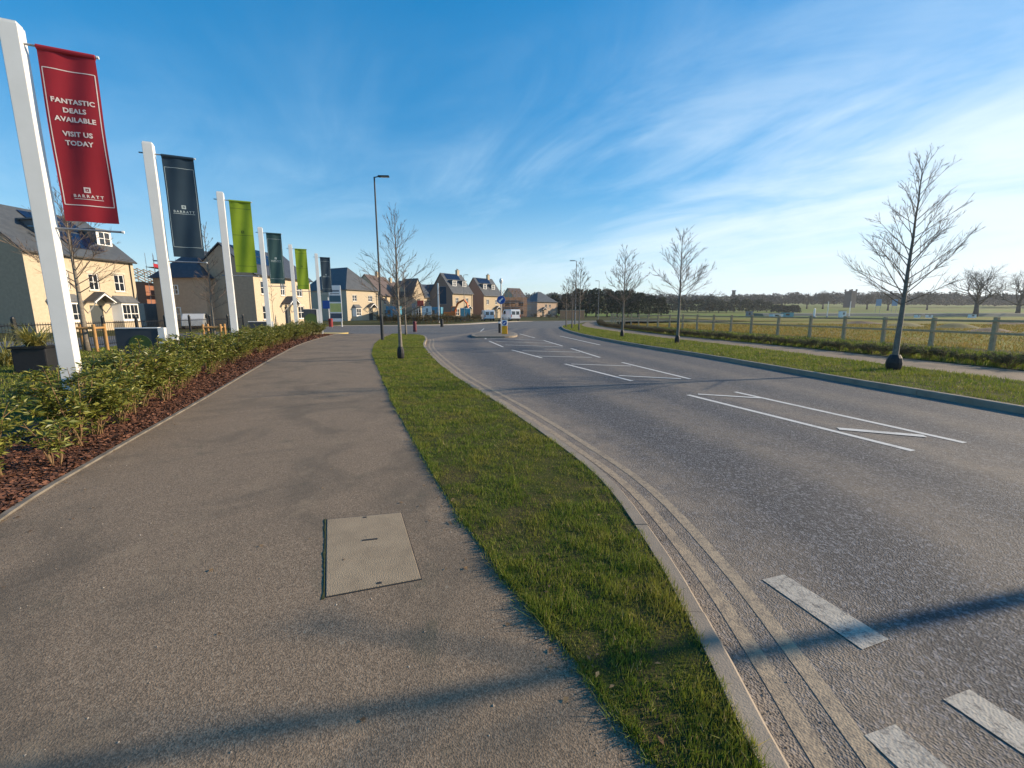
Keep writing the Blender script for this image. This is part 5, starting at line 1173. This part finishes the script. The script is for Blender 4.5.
for i, px_ in enumerate(range(672, 800, 8)):
    Y = 262 + rnd.uniform(-14, 22); x, y = AT(px_ + rnd.uniform(-3, 3), Y); z0 = gz(x, y); h = rnd.uniform(5.5, 9) if px_ < 770 else rnd.uniform(4, 6); t = thing('hedgerow_tree', 'dark rounded tree in the hedgerow across the far side of the green field', 'tree', (x, y, z0), rnd.uniform(0, 6), 'dark hedgerow trees beyond the green field')
    r2 = np.random.default_rng(160 + i); V = np.concatenate([crown_pts(260, (0, 0, h * f), 5.2 * (1.05 - .6 * f), h * .26, .5, r2) for f in (.22, .48, .72)])
    link('crown', tri_mesh('crown', V, 3, M_conifer), t); m = MB(); m.lathe([(.3, -.3), (.2, h * .5), (.06, h * .9)], 7); m.build('trunk', M_darkbark, t)
# big bare field oaks
def old_tree(pos, H, spread, seed, label, grp='large bare trees on the skyline'):
    r = random.Random(seed); tr, br = MB(), MB(); t = thing('bare_tree', label, 'tree', (*pos, gz(*pos)), 0, grp)
    trunk = [Vector((0, 0, -.4)), Vector((.1, 0, H * .12)), Vector((0, .1, H * .26))]; tr.tube(trunk, [H * .05, H * .036, H * .03], 9)
    def limb(p, d, ln, rd, dep):
        pts = [p]; dd = d.copy()
        for k in range(4): dd = (dd + Vector((r.uniform(-.22, .22), r.uniform(-.22, .22), r.uniform(-.06, .16)))).normalized(); pts.append(pts[-1] + dd * ln / 4)
        (br).tube(pts, [rd * (1 - .16 * k) for k in range(5)], 5 if dep < 2 else 3, cap=False)
        if dep < 4:
            for i in range((4, 4, 3, 4)[dep]):
                k = r.choice((2, 3, 4, 4)); ax_ = dd.cross(Vector((r.uniform(-1, 1), r.uniform(-1, 1), r.uniform(-1, 1)))).normalized(); an = r.uniform(.35, .95)
                limb(pts[k], (dd * math.cos(an) + ax_ * math.sin(an)).normalized(), ln * r.uniform(.6, .82), max(.016, rd * .5), dep + 1)
    for i in range(7):
        a_ = i * .9 + r.uniform(-.3, .3); el = r.uniform(.55, 1.3) if i else 1.45; limb(trunk[2 if i % 3 else 1].lerp(trunk[2], .7), Vector((math.cos(a_) * math.cos(el) * spread, math.sin(a_) * math.cos(el) * spread, math.sin(el))).normalized(), H * .28, H * .018, 0)
    tr.build('trunk', M_darkbark, t, smooth=True); br.build('branches', M_darkbark, t)
old_tree(AT(975, 165), 20, 1.35, 4, 'large spreading bare oak on the field edge at the right')
old_tree(AT(1017, 175), 19, 1.1, 9, 'bare oak at the right frame edge, beside the larger spreading oak')
old_tree(AT(887, 300), 15, 1.2, 14, 'rounded bare tree in the skyline just left of the guarded verge tree')
old_tree(AT(926, 310), 15, 1.2, 15, 'rounded bare tree in the skyline just right of the guarded verge tree')
old_tree(AT(866, 330), 15, 1.1, 16, 'small bare tree in the skyline right of the church tower')
old_tree(AT(822, 350), 16, 1.2, 17, 'pale bare tree in the skyline left of the church tower')
old_tree(AT(806, 360), 14, 1.2, 18, 'bare tree in the skyline two trees left of the church tower')
x, y = AT(848, 400); z0 = gz(x, y); t = thing('church_tower', 'square dark church tower rising above the far treeline', 'tower', (x, y, z0), .3); m = MB(); m.box(-3.2, -3.2, -1, 3.2, 3.2, 15); m.build('walls', M_tower, t)
for sx in (-1, 1):
    for sy in (-1, 1): m = MB(); m.box(sx * 2.9 - .5, sy * 2.9 - .5, 15.002, sx * 2.9 + .5, sy * 2.9 + .5, 16.6); m.build('pinnacle', M_tower, t)
m = MB(); m.box(-.8, -3.25, 9.5, .8, -3.203, 12.5); m.build('belfry_opening', M_guard, t)
x, y = AT(732, 640); t = thing('water_tower', 'tiny tower on the distant wooded hilltop', 'tower', (x, y, gz(x, y)), 0); m = MB(); m.box(-1.7, -1.7, 0, 1.7, 1.7, 19); m.build('walls', M_tower, t); m = MB(); m.box(-2.1, -2.1, 19.002, 2.1, 2.1, 20.2); m.build('parapet', M_tower, t)
# far works: a long low grey bund, small white posts, cabins and blue signs
mb = MB()
pts = [AT(px_, 170) for px_ in range(762, 1300, 25)]
mb.prism([(pts[0][0], 168, gz(pts[0][0], 168) - .5), (pts[0][0], 170, gz(pts[0][0], 170) + 1.0), (pts[0][0], 176, gz(pts[0][0], 176) + 1.1), (pts[0][0], 180, gz(pts[0][0], 180) - .5)][::-1], (pts[-1][0] - pts[0][0], 0, 0))
o = mb.build('earth_bund', mat('grey earth', (.19, .185, .15), .95, col2=(.13, .14, .10), vscale=.08)); tag(o, 'long low grey green earth bund across the far side of the field', 'earth bund')
def small_post(px_, Y, h, label, m, w_=.35):
    x, y = AT(px_, Y); t = thing('marker_post', label, 'post', (x, y, gz(x, y)), 0, 'white posts on the far works'); g = MB(); g.lathe([(w_ * .35, -.2), (w_ * .3, h * .9), (w_ * .1, h)], 8); g.build('shaft', m, t); g = MB(); g.lathe([(w_ * .8, -.1), (w_ * .7, .4)], 8); g.build('base', M_grey, t)
small_post(827, 150, 5.5, 'white post on the far works, left of the cabin', M_upvc); small_post(849, 150, 5.6, 'white post on the far works, right of the cabin', M_upvc); small_post(814, 140, 3.0, 'short thick white post on the far works', M_upvc, .9)
def far_cabin(px_, Y, W, H, D, label, m, roofm=None):
    W *= .72; H *= .68; D *= .7
    x, y = AT(px_, Y); t = thing('far_cabin', label, 'cabin', (x, y, gz(x, y)), rnd.uniform(-.2, .2), 'pale cabins on the far works'); g = MB(); g.box(-W / 2, -D / 2, -.3, W / 2, D / 2, H); g.build('body', m, t, bevel=.05); g = MB(); g.box(-W / 2 - .1, -D / 2 - .1, H + .003, W / 2 + .1, D / 2 + .1, H + .15); g.build('roof', M_lead, t); g = MB(); g.box(-W * .3, -D / 2 - .03, H * .4, W * .1, -D / 2 - .003, H * .8); g.build('window', M_glass, t)
far_cabin(842, 150, 2.2, 3.1, 2.2, 'white cabin between the two white posts', M_upvc); far_cabin(749, 150, 2.4, 2.9, 2.4, 'small dark and white hut on the green field edge', M_grey); far_cabin(776, 140, 4.6, 1.7, 3, 'long low pale container on the field', M_upvc); far_cabin(787, 150, 4.5, 2.3, 3, 'pale teal container on the field', M_teal)
far_cabin(917, 140, 1.5, 1.4, 1.5, 'tiny white box on the works right of the guarded tree', M_upvc); far_cabin(929, 140, 2.0, 1.4, 1.5, 'larger white box on the works right of the guarded tree', M_upvc); far_cabin(972, 140, 2.4, 1.6, 1.5, 'white box below the large spreading oak', M_upvc)
for px_, nm in ((877, 'left hand blue board on the far works by the guarded tree'), (893, 'right hand blue board on the far works by the guarded tree')):
    x, y = AT(px_, 200); t = board((x, y), 2.6, gz(x, y) + 4.2, gz(x, y) + 7.2, nm, mat('pale blue board', (.16, .30, .46), .5), frame=M_galv, grp='blue boards on the far works')

# ------------------------------------------------------------------ thin winter haze over the fields
hm = bpy.data.materials.new('winter haze'); hm.use_nodes = True; ht = hm.node_tree; ht.nodes.remove(ht.nodes['Principled BSDF'])
pv = ht.nodes.new('ShaderNodeVolumePrincipled'); pv.inputs['Color'].default_value = (.86, .92, 1, 1); pv.inputs['Density'].default_value = HAZE; pv.inputs['Anisotropy'].default_value = .3
ht.links.new(pv.outputs[0], ht.nodes['Material Output'].inputs['Volume'])
mb = MB(); mb.box(-4600, -420, -6, 6100, 6100, 75); o = mb.build('haze', hm); o['kind'] = 'stuff'
